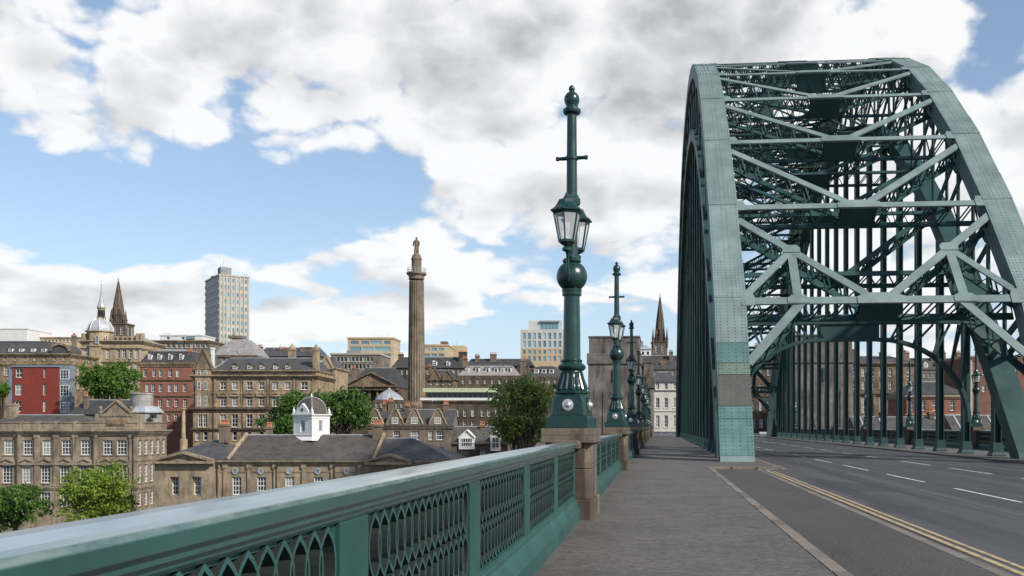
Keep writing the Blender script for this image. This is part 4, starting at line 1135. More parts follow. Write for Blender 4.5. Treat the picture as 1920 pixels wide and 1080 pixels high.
# ---- building with a domed gable behind the flats
b = Bld('mansard_building', 'long buff stone building with slate roof and rounded gable behind the red flats', 'building', -60, 130, 245, zbase(60,245), 14)
b.wall(664, S_buff, [(668,676,spread(0,130,7,5),2,2),(688,704,[(7,16),(30,39),(50,59),(70,79),(95,104),(112,121)],2,3),(713,728,spread(-60,130,9,8),2,3)], side=5)
b.band(663, .8, .6, S_buff, steps=3); b.band(682, .5, .3, S_buff, 'string_course')
b.mansard(663, 640, 636, R_sl, R_sl, 3.0, 5, x1=102)
for x in (20,40,62,82): b.dormer(x, 9, 653, 660, .6, M_white, R_sl2, False, (2,1))
mb = MB(); c = b.X(112); n = 12; r = 18*b.k
mb.prism([(c-r, b.Z(664))]+[(c-r*math.cos(PI*i/n), b.Z(658)+ (b.Z(645)-b.Z(658))*math.sin(PI*i/n)) for i in range(n+1)]+[(c+r, b.Z(664))], lambda p_, q, t: (p_, t, q), .2, 6); mb.build('rounded_gable', R_sl, b.root)
mb = MB(); pts = [(c-r*.96*math.cos(PI*i/n), b.Z(658)+(b.Z(645)-b.Z(658))*math.sin(PI*i/n)) for i in range(n+1)]
for p0, p1 in zip(pts, pts[1:]): mb.beam((p0[0],.1,p0[1]), (p1[0],.1,p1[1]), .6, .5)
mb.build('gable_coping', S_buff, b.root)
b.chimney(139, 5, 630, 690, 5, 1.2, 3)
# ---- far flat-roofed boxes on the left skyline
b = Bld('plant_room', 'plain white box on the far left skyline', 'building', -30, 51, 420, zbase(0,420), 20); b.wall(616, M_off, [], sill=False); b.band(615, .6, .2, M_off, 'roof_edge', 1); b.mast(10, 4, 610, 616); b.mast(26, 4, 611, 616)
b = Bld('flat_roofed_block', 'low ochre flat-roofed block on the left skyline beside the white box', 'building', 52, 160, 430, zbase(100,430), 20); b.wall(633, S_yel, [(637,641,spread(54,150,14,4),1,1)]); b.band(632, .7, .3, S_buff, 'roof_edge', 1)
# ---- domed corner building
b = Bld('domed_building', 'cream stone corner building with silver octagonal dome and slender spire', 'building', 152, 262, 285, zbase(200,285), 16)
b.wall(640, S_cream, [(655,672,cen([160,181,202,222,233,245,256],7),2,3),(683,694,cen([160,181,202,222,233,245,256],7),2,3,True),(700,715,cen([181,202,222,233,245,256],7),2,3)], side=4)
b.band(638, 1.0, .8, S_cream, steps=3); b.band(651, .6, .4, S_cream, 'string_course'); b.band(677, .6, .4, S_cream, 'string_course')
b.hip(638, 628, R_pale, over=-.3, x0=205, inset=4); b.bx('attic', S_cream, 210, 256, .2, 4, 630, 639)
for i in range(5): b.bx('attic_opening', M_door, 214+i*9, 219+i*9, .12, .3, 633, 638)
for x in (156, 258, 266): b.bx('parapet_pier', S_cream, x-3, x+3, -.2, 1, 625, 640)
b.lathe('turret_drum', S_cream, 188, 3, [(700,24),(652,24),(651,26),(649,26),(648,23),(624,23),(623,26),(621,26)], 8)
for x, w_ in ((188,7),(203,4)):
    f, p = window_meshes(w_*b.k, 14*b.k, 2, 3, M_glass, True); wn = link('window', f, b.root, 0, (b.X(x-w_/2, 1), 3-22.0*b.k+(0 if x < 190 else 1.0)-.5, b.Z(644))); link('pane', p, wn)
b.lathe('dome', M_lead, 188, 3, [(621,22),(616,21.5),(609,19),(603,14.5),(599,9),(597,8)], 8)
for a_ in range(8):
    mb = MB(); a = PI/8+a_*PI/4; cx, cy = b.X(188, 3), 3
    mb.tube([(cx+r*b.k*math.cos(a), cy+r*b.k*math.sin(a), b.Z(y, 3)) for y, r in ((621,22.4),(616,22),(609,19.4),(603,15),(598,9))], .16, 5); mb.build('dome_rib', M_off, b.root)
b.lathe('lantern', S_cream, 190, 3, [(598,8),(596,8.5),(594,7),(580,6),(578,7.5),(576,7.5)], 8); b.lathe('lantern_roof', M_lead, 190, 3, [(576,7.5),(571,6),(566,4),(558,2.4),(545,1.2),(532,.5),(524,.1)], 8)
for a_ in range(6): b.bx('lantern_slot', M_door, 184+a_*2.2, 185+a_*2.2, 3-7*b.k-.1, 3-5.5*b.k, 581, 594)
b.lathe('finial', M_silver, 190.5, 3, [(534,1.2),(533,1.6),(531.5,1.2)], 8); b.chimney(139, 3, 628, 690, 6, 1.2, 0, S_cream)
# ---- churches
def church(label, xc, w, ytip, yspire, ytower, hw_sp, hw_tw, mat, seed):
    b = Bld('church_spire', label, 'church', xc-hw_tw, xc+hw_tw, w, zbase(xc,w), 2*hw_tw*w/FPX)
    b.wall(ytower, mat, [(ytower+6, ytower+22, cen([xc-hw_tw*.42, xc+hw_tw*.42], hw_tw*.38), 2, 3, True)], glass=M_glass, side=2)
    cy = b.D/2; sp_h = ytower-ytip
    b.band(ytower, .6, .4, mat, steps=2); b.band(ytower+28, .5, .3, mat, 'string_course')
    b.lathe('spire', mat, xc, cy, [(ytower, hw_sp), (yspire, hw_sp*.62), (ytip+8, hw_sp*.06), (ytip+3, hw_sp*.04)], 8)
    for i in range(8):
        mb = MB(); a = PI/8+i*PI/4
        mb.tube([(b.X(xc, cy)+r*b.k*math.cos(a), cy+r*b.k*math.sin(a), b.Z(y, cy)) for y, r in ((ytower, hw_sp*1.02), (yspire, hw_sp*.64), (ytip+8, hw_sp*.09))], [.2,.16,.08], 4); mb.build('spire_rib', mat, b.root)
    for sx_ in (-1, 1):
        for sy in (0, 1): b.lathe('pinnacle', mat, xc+sx_*hw_tw*.93, cy+(sy*2-1)*b.D*.46, [(ytower+12, hw_tw*.2), (ytower-4, hw_tw*.18), (ytower-5, hw_tw*.24), (ytower-8, hw_tw*.16), (ytower-sp_h*.30, .15)], 6)
    for sx_ in (-1, 0, 1):
        x = b.X(xc, cy)+sx_*hw_sp*.62*b.k; z = b.Z(ytower-3); hw = hw_sp*.2*b.k; yy = cy-hw_sp*b.k*(.98 if sx_ == 0 else .7)
        mb = MB(); mb.box(x-hw, x+hw, yy-.2, yy+1.6, z-1, z+2.6); mb.prism([(x-hw-.15, z+2.6), (x+hw+.15, z+2.6), (x, z+5.2)], lambda p_, q, t: (p_, t, q), yy-.3, yy+1.6); mb.build('lucarne', mat, b.root)
        mb = MB(); mb.box(x-hw*.5, x+hw*.5, yy-.22, yy-.1, z-.4, z+2.4); mb.build('lucarne_opening', M_door, b.root)
    mb = MB(); t = b.Z(ytip, cy); xq = b.X(xc, cy); mb.box(xq-.06, xq+.06, cy-.06, cy+.06, t-2.2, t); mb.box(xq-.4, xq+.4, cy-.05, cy+.05, t-.9, t-.75); mb.build('cross', M_bframe, b.root)
    return b
S_spire = stone('spire_stone', (.155,.117,.086), (.045,.036,.028), .5, .6, .6)
church('brown Gothic stone church spire beside the silver dome on the left', 222, 345, 520, 570, 606, 12, 15, S_spire, 1)
church('tall dark stone church spire between the granite tower and the arch', 1237.5, 420, 549, 600, 640, 10.5, 14, S_spire, 2)
# ---- red brick building
b = Bld('brick_building', 'red brick building with dark mansard roof, left of the long stone hotel', 'building', 262, 366, 236, zbase(310,236), 13)
b.wall(681, B_red, [(693,707,cen([272,289,301,319,333],6.5),2,2),(720,735,cen([276,287,301,318,330,346],7),2,2,True),(748,763,cen([300,316,330,347],7),2,3),(776,790,cen([300,316,330,347],7),2,3)])
b.band(680, 1.0, .5, S_buff, steps=3); b.band(712, .4, .2, S_dark, 'string_course'); b.band(742, .4, .2, S_dark, 'string_course'); b.band(770, .4, .2, S_dark, 'string_course')
for i in range(16): b.bx('frieze_block', S_buff, 265+i*6, 268+i*6, -.2, .0, 683, 688)
b.mansard(680, 658, 651, R_sl2, R_pale, 1.6, 5)
for x in (281,299,319,340): b.dormer(x, 8, 664, 675, .5, M_white, R_sl2, True, (2,2))
b.chimney(357, 2, 658, 682, 7, 1.4, 4, B_red)
# ---- flat roofed block and white plant room behind
b = Bld('flat_roofed_block', 'brown flat-roofed block below the white plant rooms, left of the tower block', 'building', 277, 392, 310, zbase(330,310), 15)
b.wall(640, S_grey, [(643,652,spread(282,392,12,6),2,1)]); b.band(638, .8, .5, S_buff, 'roof_edge', 2)
b = Bld('plant_room', 'group of white rooftop plant rooms left of the tower block', 'building', 300, 379, 335, zbase(340,335), 12)
b.wall(628, M_off, [(632,637,[(312,318),(340,346)],1,1)], sill=False); b.band(627.5, .4, .2, M_off, 'roof_edge', 1); b.bx('plant_box', M_off, 305, 322, 1, 5, 624, 628); b.mast(334,2,622,628); b.mast(353,3,622,628); b.bx('plant_box', P_teal, 352, 366, -.6, 3, 630, 636)
# ---- tower block, turned so that two sides show
wT = 500; aT = math.radians(35)
b = Bld('tower_block', 'tall concrete tower block on the skyline with blue-tinted windows', 'tower block', 411, 411+15.6*FPX/wT, wT, zbase(420,wT), 29, rot=aT)
Wt = b.W; H = b.Z(517); b.H = H
M_tband = plain('tower_window_band', (.26,.27,.28), .35, .15, 1)
M_tlat = stone('tower_side_cladding', (.46,.44,.41), (.34,.32,.30), 3.7, .3, .3)
mb = MB(); mb.box(0, Wt, 0, 29, 0, H); b.wallobj = mb.build('wall', S_conc, b.root)
fl = 3.75; nf = int(H/fl)
TC_ = [.7, 2.2, 4.4, 6.7, 8.9, 11.1, 13.3]
for i, xx in enumerate([0, 1.9, 3.5, 5.9, 8.2, 10.4, 12.6, 14.9]):
    mb = MB(); mb.box(xx, xx+.65, -.38, 0, 0, H+.2); mb.build('fin', S_conc, b.root)
for j in range(nf-11, nf):
    z = H-(nf-j)*fl
    for i, xx in enumerate((4.2, 6.6, 8.9, 11.1, 13.3)):
        f, p = window_meshes(1.15, 2.2, 1, 1, M_bglass, False); wn = link('window', f, b.root, 0, (xx, -.12, z+.7)); link('pane', p, wn)
    for xx in (.75, 2.6):
        f, p = window_meshes(.85, 2.0, 1, 1, M_bglass, False); wn = link('window', f, b.root, 0, (xx, -.12, z+1.0)); link('pane', p, wn)
    mb = MB(); mb.box(-.3, 0, .0, 29, z, z+1.5); mb.build('spandrel_band', M_tlat, b.root)
    mb = MB(); mb.box(-.1, 0, .4, 28.6, z+1.5, z+3.7); mb.build('window_band', M_tband, b.root)
    mb = MB()
    for q in range(14): mb.box(-.24, -.1, .4+q*2.1, .62+q*2.1, z+1.501, z+3.699)
    mb.build('mullions', M_tlat, b.root)
mb = MB(); mb.box(-.35, Wt+.3, -.42, 29.3, H+.2, H+.9); mb.build('roof_edge', S_conc, b.root)
mb = MB(); mb.box(1.0, 6.6, 1.0, 7, H+.9, H+5.0); mb.build('lift_house', M_flat, b.root); mb = MB(); mb.box(2.0, 6, 20, 26, H+.9, H+3.0); mb.build('lift_house', S_grey, b.root)
for (x, y, h) in ((3,3,9.5),(1.5,3,7),(4,23,6.5)):
    mb = MB(); mb.tube([(x,y,H+.9),(x,y,H+h)], .09, 5); mb.build('aerial', M_bframe, b.root)
# ---- pavilion roof
b = Bld('pavilion_roofed_building', 'pale pyramid-shaped pavilion roof in front of the tower block', 'building', 402, 480, 262, zbase(440,262), 11)
b.wall(668, S_buff, [(672,684,spread(404,478,7,6),2,2)]); b.band(667, .5, .4, S_buff)
mb = MB(); r = lambda i, z: [(i,i,z),(b.W-i,i,z),(b.W-i,11-i,z),(i,11-i,z)]
mb.add(r(-.2,b.Z(666))+r(1.3,b.Z(650))+r(3.7,b.Z(634)), [(0,1,5,4),(1,2,6,5),(2,3,7,6),(3,0,4,7),(4,5,9,8),(5,6,10,9),(6,7,11,10),(7,4,8,11),(8,9,10,11),(3,2,1,0)]); mb.build('roof', R_pale, b.root)
b.bx('roof_crest', S_grey, 428, 452, 3.6, 7.4, 629, 634.2); b.lathe('finial', S_grey, 438, 5.5, [(629,3),(626,1.5),(618,.3)], 6)
for x in (414,426,446,458,468): mb = MB(); mb.tube([(b.X(x), -.1+.02*abs(x-440), b.Z(660)), (b.X(440+(x-440)*.42), 3.6, b.Z(635))], .1, 5); mb.build('roof_rib', M_lead, b.root)
# ---- the long stone hotel
b = Bld('stone_hotel', 'long four-storey soot-stained stone hotel with slate roof and dormers', 'hotel', 362, 593, 216, zbase(470,216), 15)
cs = [418,440,467.5,490.5,516,539,570.5]
b.wall(706, S_h, [(716,731,cen([375,387],6)+cen(cs[:6],11)+[(564,577)],2,2),(743,762,cen([375,387],6)+cen(cs,11),2,3),(777,801,cen([357+18,384],8)+cen(cs,11.5),2,3),(809,826,cen([370,385,412,440,467,490],8),1,2,True)], side=5)
b.band(703, .9, .8, S_h, steps=3); b.band(736.5, .45, .3, S_h, 'string_course'); b.band(764, .9, .6, S_dark, 'string_course'); b.band(803, .7, .4, S_dark, 'string_course')
b.wall(694, S_h, [(696,703,cen(cs,8),2,1)], wname='attic_wall', ybot=703, sill=False, inset=.4, side=5)
b.band(694, .4, .3, S_h)
for x in cs: b.pediment(x-8, x+8, 740.5, 735.5, .35, S_h, .1, name='window_pediment')
b.pilasters([404,428.5,454,503,552,588], 4, 707, 763, S_h, .18)
b.hip(694, 671.5, R_sl, inset=1.2, over=.1, x0=400, x1=590)
for x in cs[1:6]: b.dormer(x, 9, 685, 697, .5, S_h, R_sl2, True, (2,2))
for x in (400, 446.5, 583): mb = MB(); mb.beam((b.X(x+4), 7.2, b.Z(672)), (b.X(x-3), .3, b.Z(693.6)), .3, .25); mb.build('hip_lead', M_lead, b.root)
b.bx('corner_bay', S_h, 368, 396, -.5, 4, 690, 764); b.pediment(366, 398, 690, 654, .3, S_tan, 2.5, -.4, 'gable')
for y0, y1 in ((694,704),(716,731),(743,761)):
    for x in (375, 387):
        f, p = window_meshes(6*b.k, (y1-y0)*b.k, 2, 2, M_glass, False); wn = link('window', f, b.root, 0, (b.X(x-3), -.58, b.Z(y1))); link('pane', p, wn)
b.chimney(399, 3, 652, 692, 4, 1.2, 0, M_off); b.chimney(593, 2, 655, 694, 9, 2, 0, S_h); b.lathe('finial', S_h, 593, 2, [(656,5),(652,5),(648,2.5),(645,.5)], 8); b.chimney(548, 10, 655, 680, 12, 1.6, 0, S_h); b.lathe('finial', S_h, 548, 10, [(656,7),(652,6),(647,2.5),(644,.5)], 8)
b.pipe([401,456,506,556], 706, 826, -.25)
b.lathe('turret_cap', R_sl, 398, 5, [(690,14),(678,13),(670,9),(664,3),(660,.5)], 10, True)
b = Bld('gabled_building', 'narrow stone building with carved gables at the right end of the stone hotel', 'building', 594, 628, 232, zbase(610,232), 13)
b.wall(690, S_cream, [(695,706,spread(596,626,4,4.5),2,2),(714,728,spread(596,626,4,4.5),2,3),(742,758,spread(596,626,4,4.5),2,3),(775,792,spread(596,626,4,4.5),2,3)], side=3)
b.band(689, .5, .4, S_cream); b.band(734, .5, .3, S_cream, 'string_course')
b.pediment(600, 624, 690, 667, .3, S_cream, 3, -.1, 'gable'); b.hip(690, 668, R_sl, inset=2, over=0)
# ---- rooftop clutter behind the hotel
b = Bld('slate_terrace', 'grey slate rooftops with chimneys and aerials behind the stone hotel', 'terrace', 478, 600, 300, zbase(540,300), 12)
b.wall(668, S_grey, [(671,680,spread(480,598,14,4),2,1)]); b.hip(668, 652, R_sl, inset=2); 
for x in (486,497,513,526,541): b.mast(x, 3, 644+(x%5), 656)
b.chimney(488, 3, 650, 668, 8, 1.4, 4); b.chimney(530, 4, 654, 668, 14, 1.6, 5); b.chimney(575, 4, 651, 668, 22, 2, 0, S_grey)
# ---- modern blocks on the skyline
b = Bld('office_block', 'yellow flat-roofed office block on the skyline left of the monument column', 'office', 652, 738, 430, zbase(690,430), 16)
b.wall(634, S_yel, [(639,646,[(657,672),(677,692),(694,715),(719,732)],5,1),(650,658,[(656,677),(679,700),(702,732)],6,1),(663,671,spread(655,735,4,15),4,1)], side=5, glass=M_bglass, sill=False); b.band(632.5, .7, .35, S_yel, 'roof_edge', 1); b.mast(700,4,625,633); b.mast(726,4,623,633)
b = Bld('office_block', 'low yellow flat-roofed office block just right of the monument column', 'office', 792, 840, 450, zbase(815,450), 22)
b.wall(647, S_yel, [(652,658,spread(794,834,3,10),3,1),(663,669,spread(794,834,3,11),3,1)], side=5, glass=M_bglass, sill=False); b.band(645.5, .7, .35, S_yel, 'roof_edge', 1)
b.bx('plant_box', S_grey, 826, 838, 24, 30, 640, 650); b.mast(818,4,638,647); b.mast(856,20,640,650); b.bx('rear_wing', S_yel, 838, 872, 24, 34, 648, 690)
b = Bld('grey_office', 'grey concrete office with a strip of windows, above the trees left of the column', 'office', 620, 712, 350, zbase(660,350), 20)
b.wall(664, S_grey, [(669,678,spread(630,700,10,5.5),1,1),(683,692,spread(630,700,10,5),1,1)], sill=False, side=2, glass=M_glass); b.band(662, .6, .3, S_conc, 'roof_edge', 1); b.bx('plant_box', M_flat, 650, 672, 4, 9, 657, 663)
b = Bld('white_office', 'pale office block with blue windows and a penthouse, left of the nearest lamp post', 'office', 976, 1066, 470, zbase(1020,470), 20)
xs8 = spread(978,1064,9,5.4)
b.wall(618, S_conc2, [(624,636,xs8,1,1),(639,651,xs8,1,1)], wname='upper_wall', ybot=653, glass=M_bglass, side=3, sill=False)
b.wall(653, S_yel, [(656,664,spread(978,1064,9,5),1,1),(668,677,spread(978,1064,9,5),1,1)], glass=M_bglass, side=3, sill=False)
b.bx('penthouse', S_conc2, 991, 1054, 3, 16, 601, 618); b.bx('penthouse_glazing', M_bglass, 1013, 1047, 2.9, 3.05, 604, 617); b.bx('roof_slab', M_flat, 1012, 1049, 2.0, 6, 601, 604)
for i in range(6): b.bx('glazing_bar', M_bframe, 1013+i*6.6, 1013.7+i*6.6, 2.8, 2.9, 604, 617)
b.mast(1006,6,595,602); b.mast(1031,6,597,602)
# ---- theatre portico
b = Bld('theatre', 'old theatre with a columned stone portico and pediment, left of the monument column', 'theatre', 650, 752, 305, zbase(700,305), 22)
b.wall(728, S_dark, [(731,748,spread(655,748,6,6),1,2)], rec=.6); b.pediment(652, 748, 724, 699, 1.2, S_tan, 4, -2.5); b.bx('entablature', S_tan, 652, 748, -3, 0, 724.5, 732)
for x in spread(655,745,6,5): b.lathe('column', S_tan, (x[0]+x[1])/2, -2, [(775,3),(773,2.6),(735,2.2),(732.2,3)], 10, True)
b.hip(727, 690, R_sl2, inset=4, over=.2); b.chimney(664,3,690,716,6,1.2,3)
# ---- monument column
def monument():
    w = 262; xc = 781
    b = Bld('monument_column', 'tall fluted stone monument column topped by a standing statue', 'monument', xc-20, xc+20, w, zbase(xc,w), 6)
    S_mon = stone('monument_stone', (.235,.183,.135), (.075,.06,.046), .9, .7, .7)
    k = b.k; cy = 3.0; cx = b.X(xc, cy)
    mb = MB(); n = 20; prof = [(757,16.5),(700,16.0),(620,15.0),(560,14.2),(524,13.8)]
    vs = []; N = n*4
    for (y, r) in prof:
        for i in range(N):
            rr = r*k*(1-(.075 if i % 4 in (1, 2) else (.0 if i % 4 == 0 else .0))); a = 2*PI*i/N; vs.append((cx+rr*math.cos(a), cy+rr*math.sin(a), b.Z(y)))
    mb.add(vs, [(j*N+i, j*N+(i+1)%N, (j+1)*N+(i+1)%N, (j+1)*N+i) for j in range(len(prof)-1) for i in range(N)])
    mb.build('fluted_shaft', S_mon, b.root)
    b.lathe('shaft_base', S_mon, xc, cy, [(764,20),(760,20),(759,18.5),(756,17.6),(754,16.4)], 24, True)
    mb = MB(); r = 24*k; mb.box(cx-r, cx+r, cy-r, cy+r, b.Z(775), b.Z(764)); r = 22*k; mb.box(cx-r, cx+r, cy-r, cy+r, 0, b.Z(775)); mb.build('pedestal', S_mon, b.root)
    b.lathe('capital', S_mon, xc, cy, [(525,13.6),(523,14.8),(520,14.2),(517,15.5),(515,18.5),(512,18.8),(511,17)], 24, True)
    mb = MB(); r = 17.5*k
    for i in range(20):
        a = 2*PI*i/20; q = (cx+r*math.cos(a), cy+r*math.sin(a)); a2 = 2*PI*(i+1)/20; q2 = (cx+r*math.cos(a2), cy+r*math.sin(a2))
        mb.tube([(q[0], q[1], b.Z(512)), (q[0], q[1], b.Z(500))], .06, 4)
        for y in (500, 504, 508): mb.tube([(q[0], q[1], b.Z(y)), (q2[0], q2[1], b.Z(y))], .04, 4)
    mb.build('railing', M_bframe, b.root)
    b.lathe('drum', S_mon, xc, cy, [(512,9.6),(488,9.2),(487,10.2),(485,10.2),(483,9),(479,7.6),(476,5),(475,3.6)], 16, True)
    # the statue: one continuous robed figure grown on a skeleton
    me = bpy.data.meshes.new('statue'); z0 = b.Z(475); S_ = (b.Z(440)-z0)/1.9
    V = [(0,0,.95),(0,0,1.2),(0,0,1.45),(0,.0,1.62),(.0,-.02,1.78),(0,-.02,1.9),(.11,0,.55),(.13,.02,.06),(.14,-.14,.03),(-.11,-.04,.55),(-.12,-.1,.06),(-.13,-.24,.03),
         (.22,0,1.43),(.30,-.02,1.16),(.26,-.16,.98),(-.22,0,1.43),(-.33,.02,1.18),(-.30,-.02,.93),(.02,.16,.6),(.06,.2,.08)]
    E = [(0,1),(1,2),(2,3),(3,4),(4,5),(0,6),(6,7),(7,8),(0,9),(9,10),(10,11),(2,12),(12,13),(13,14),(2,15),(15,16),(16,17),(0,18),(18,19)]
    R_ = [.20,.20,.19,.085,.115,.06,.16,.13,.09,.16,.13,.09,.11,.085,.07,.11,.085,.07,.2,.2]
    me.from_pydata([(cx+v[0]*S_, cy+v[1]*S_, z0+v[2]*S_) for v in V], E, []); me.materials.append(S_mon)
    o = link('statue', me, b.root); md = o.modifiers.new('skin', 'SKIN')
    for i, r in enumerate(R_): me.skin_vertices[0].data[i].radius = (r*S_, r*S_)
    me.skin_vertices[0].data[0].use_root = True
    sd_ = o.modifiers.new('sub', 'SUBSURF'); sd_.levels = 2; sd_.render_levels = 2
monument()
# ---- glass dome at the foot of the column
b = Bld('glass_dome', 'small ribbed lead dome on a low roof at the foot of the column', 'dome', 700, 760, 226, zbase(730,226), 8)
b.wall(750, S_dark, [(755,764,spread(702,758,6,5),2,2)]); b.lathe('dome', M_lead, 730, 4, [(750,27),(748,26),(742,20),(736,12),(732,5),(730,2)], 16, True); b.lathe('finial', M_lead, 730, 4, [(731,3),(729,3),(727,1)], 8)
for i in range(16):
    mb = MB(); a = i*PI/8; mb.tube([(b.X(730, 4)+r*b.k*math.cos(a), 4+r*b.k*math.sin(a), b.Z(y, 4)) for y, r in ((748,26.3),(742,20.4),(736,12.4),(731,3))], .08, 4); mb.build('dome_rib', M_flat, b.root)
# ---- long building with a glazed roof pavilion
b = Bld('glazed_roof_building', 'dark stone building with a glazed rooftop storey under a pale green roof edge', 'building', 792, 948, 232, zbase(860,232), 16)
b.wall(752, S_dark, [(767,781,cen([858,872,887,905,917,932],6.5),2,2),(789,803,cen([858,872,887,905,917,932],6.5),2,2),(809,820,cen([858,872,887,905,917,932],6.5),2,2)], side=4)
b.band(746, .6, .5, M_white, 'parapet_coping', 1); b.band(752, .5, .3, S_dark)
b.bx('glazed_storey', M_glass, 800, 926, 1.4, 12, 735.5, 748)
for i in range(14): b.bx('glazing_bar', M_bframe, 800+i*9.6, 800.8+i*9.6, 1.25, 1.4, 735.5, 748)
b.bx('roof_edge', plain('pale_green_copper', (.42,.45,.28), .6, .2), 793, 929, .2, 13, 727.5, 735.3)
# ---- dark roofs behind the column
b = Bld('slate_terrace', 'dark slate rooftops with tall chimneys right behind the monument column', 'terrace', 735, 878, 330, zbase(800,330), 12)
b.wall(690, S_dark, [(693,702,spread(740,875,14,5),2,2)]); b.hip(690, 670, R_sl2, inset=2); b.chimney(868,4,660,690,15,2,4,S_dark); b.chimney(752,4,664,688,9,1.6,3,S_dark); b.dormer(815,8,677,686,1,M_white,R_sl,True); b.dormer(840,7,678,686,1,M_white,R_sl,True)
b = Bld('gabled_house', 'little dark stone house with two pointed gables right of the monument column', 'house', 800, 852, 268, zbase(826,268), 10)
b.wall(712, S_tan, [(713,722,spread(803,850,4,5),2,2)]); b.pediment(803,827,711,690,.3,S_tan,3,-.2,'gable'); b.pediment(827,850,711,694,.3,S_tan,3,-.2,'gable'); b.hip(712,694,R_sl2,inset=2); b.chimney(806,5,686,700,6,1.2,3)
b = Bld('slate_terrace', 'pale-roofed terrace with a row of white dormers left of the nearest lamp post', 'terrace', 858, 976, 275, zbase(910,275), 11)
b.wall(704, S_dark, [(711,720,spread(862,972,8,5),2,2),(727,736,spread(862,972,8,5),2,2)]); b.mansard(704, 684, 681, R_pale, R_sl, 2.6, 4)
for x in (876,895,914,930,942,955): b.dormer(x, 7.5, 689, 700, .9, M_white, R_sl, False, (1,1))
b.chimney(872,4,672,690,9,1.6,4); b.chimney(981,4,676,704,10,2,4)
b = Bld('slate_terrace', 'dark slate roof with white rooflights just left of the nearest lamp post', 'terrace', 985, 1062, 280, zbase(1020,280), 11)
b.wall(706, S_dark, [(712,720,spread(988,1060,6,5),2,2),(728,738,spread(988,1060,6,5),2,2)]); b.mansard(706, 688, 685, R_sl, R_sl, 3, 4); 
for x in (1006,1020,1034): b.dormer(x, 9, 692, 700, 1.2, M_white, R_sl, False, (1,1))
b.chimney(1055,4,676,700,8,1.4,3)
b = Bld('slate_terrace', 'jumble of dark roofs and chimneys below the pale office block', 'terrace', 872, 1000, 345, zbase(940,345), 12)
b.wall(690, S_dark, [(684,689,spread(885,995,12,4),1,1)]); b.hip(686, 673, R_sl2, inset=2); b.chimney(925,4,664,684,12,1.6,4); b.chimney(895,4,667,684,8,1.4,4); b.mast(934,3,660,676)
# ---- dutch gables
b = Bld('gabled_terrace', 'brown stone terrace with curved Dutch gables and red chimney pots', 'terrace', 690, 849, 190, zbase(770,190), 9)
gx = [703,741,777,821]
b.wall(800, S_d, [(808,825,[(700,711),(737,750),(770,787),(803,812),(818,832)],3,2),(838,852,[(700,711),(737,750),(770,787),(803,812),(818,832)],3,2)], side=2)
b.band(801, .4, .25, S_d, 'string_course'); b.gable(797, 768, R_sl, S_d)
for i, x in enumerate(gx):
    mb = MB(); c = b.X(x); hw = 17*b.k; z0 = b.Z(800); zt = b.Z(766)
    h = zt-z0; pts = [(-hw,0),(hw,0),(hw,h*.12),(hw*.86,h*.22),(hw*.80,h*.38),(hw*.58,h*.52),(hw*.42,h*.74),(hw*.22,h*.93),(0,h),(-hw*.22,h*.93),(-hw*.42,h*.74),(-hw*.58,h*.52),(-hw*.80,h*.38),(-hw*.86,h*.22),(-hw,h*.12)]
    mb.prism(pts, lambda p_, q, t, c=c, z0=z0: (c+p_, t, z0+q), -.25, .35); mb.build('dutch_gable', S_d, b.root)
    mb = MB()
    for p0, p1 in zip(pts[2:], pts[3:]): mb.beam((c+p0[0],.05,z0+p0[1]), (c+p1[0],.05,z0+p1[1]), .85, .16)
    mb.build('gable_coping', S_cream, b.root)
    f, p = window_meshes(12*b.k, 12*b.k, 3, 2, M_glass, i < 2); wn = link('window', f, b.root, 0, (b.X(x-6), -.36, b.Z(795))); link('pane', p, wn)
    mb = MB(); mb.gable = 0; mb.prism([(c-hw*.8, z0+.2), (c+hw*.8, z0+.2), (c, z0+h*.85)], lambda p_, q, t: (p_, t, q), .35, 4.4); mb.build('cross_roof', R_sl, b.root)
for x, y in ((722,757),(733,752),(764,760),(836,757)): b.chimney(x, 4.5, y, 790, 9, 1.4, 4)
# ---- house with white dormers
b = Bld('dormered_house', 'low slate-hung house with two white timbered dormer bays beside the pedestal', 'house', 846, 950, 160, zbase(900,160), 8)
b.wall(832, S_dark, [(845,860,[(855,865),(900,910)],2,2)]); b.gable(830, 800, R_slb, S_dark)
for x, w_, y0, y1 in ((875,29,820,838),(929,19,818,841)):
    b.dormer(x, w_, y0, y1, -.3, M_white, M_white, True, (5 if w_ > 20 else 2, 2), 3)
b.chimney(904, 4, 797, 818, 9, 1.2, 3); b.chimney(948, 4, 800, 818, 6, 1.0, 2)
# ---- the cupola building
wB = 136
b = Bld('cupola_building', 'low sandstone court building with a big slate roof carrying a white cupola', 'building', 293, 845, wB, zbase(560,wB), 15)
fw = cen([330.5,371.5],16.5)+cen([444,490.5,543,597,650,700,745,790],17)
b.wall(869, S_b, [(894,928,fw,3,4)], side=3)
b.band(863, .75, .6, S_b, steps=4); b.band(883, .25, .12, S_b, 'string_course'); b.band(936, .4, .25, S_b, 'string_course')
b.pilasters([303,350,394,408,423,468,517,570,624,676], 7, 871, 935, S_b, .2)
b.bx('left_pavilion', S_b, 293, 405, -.55, -.003, 868, 893.5); b.bx('left_pavilion', S_b, 293, 322, -.55, -.003, 893.5, 960); b.bx('left_pavilion', S_b, 339, 363, -.55, -.003, 893.5, 960); b.bx('left_pavilion', S_b, 380, 405, -.55, -.003, 893.5, 960)
b.bx('left_pavilion', S_b, 322, 339, -.55, -.003, 928.5, 960); b.bx('left_pavilion', S_b, 363, 380, -.55, -.003, 928.5, 960)
b.band(864, .8, 1.2, S_b, xa=293, xb=405, steps=3, sides=False)
b.pediment(296, 402, 864, 848, .9, S_b, 1.2, -.55); b.pediment(690, 772, 866, 852, .9, S_b, 1.2, -.55)
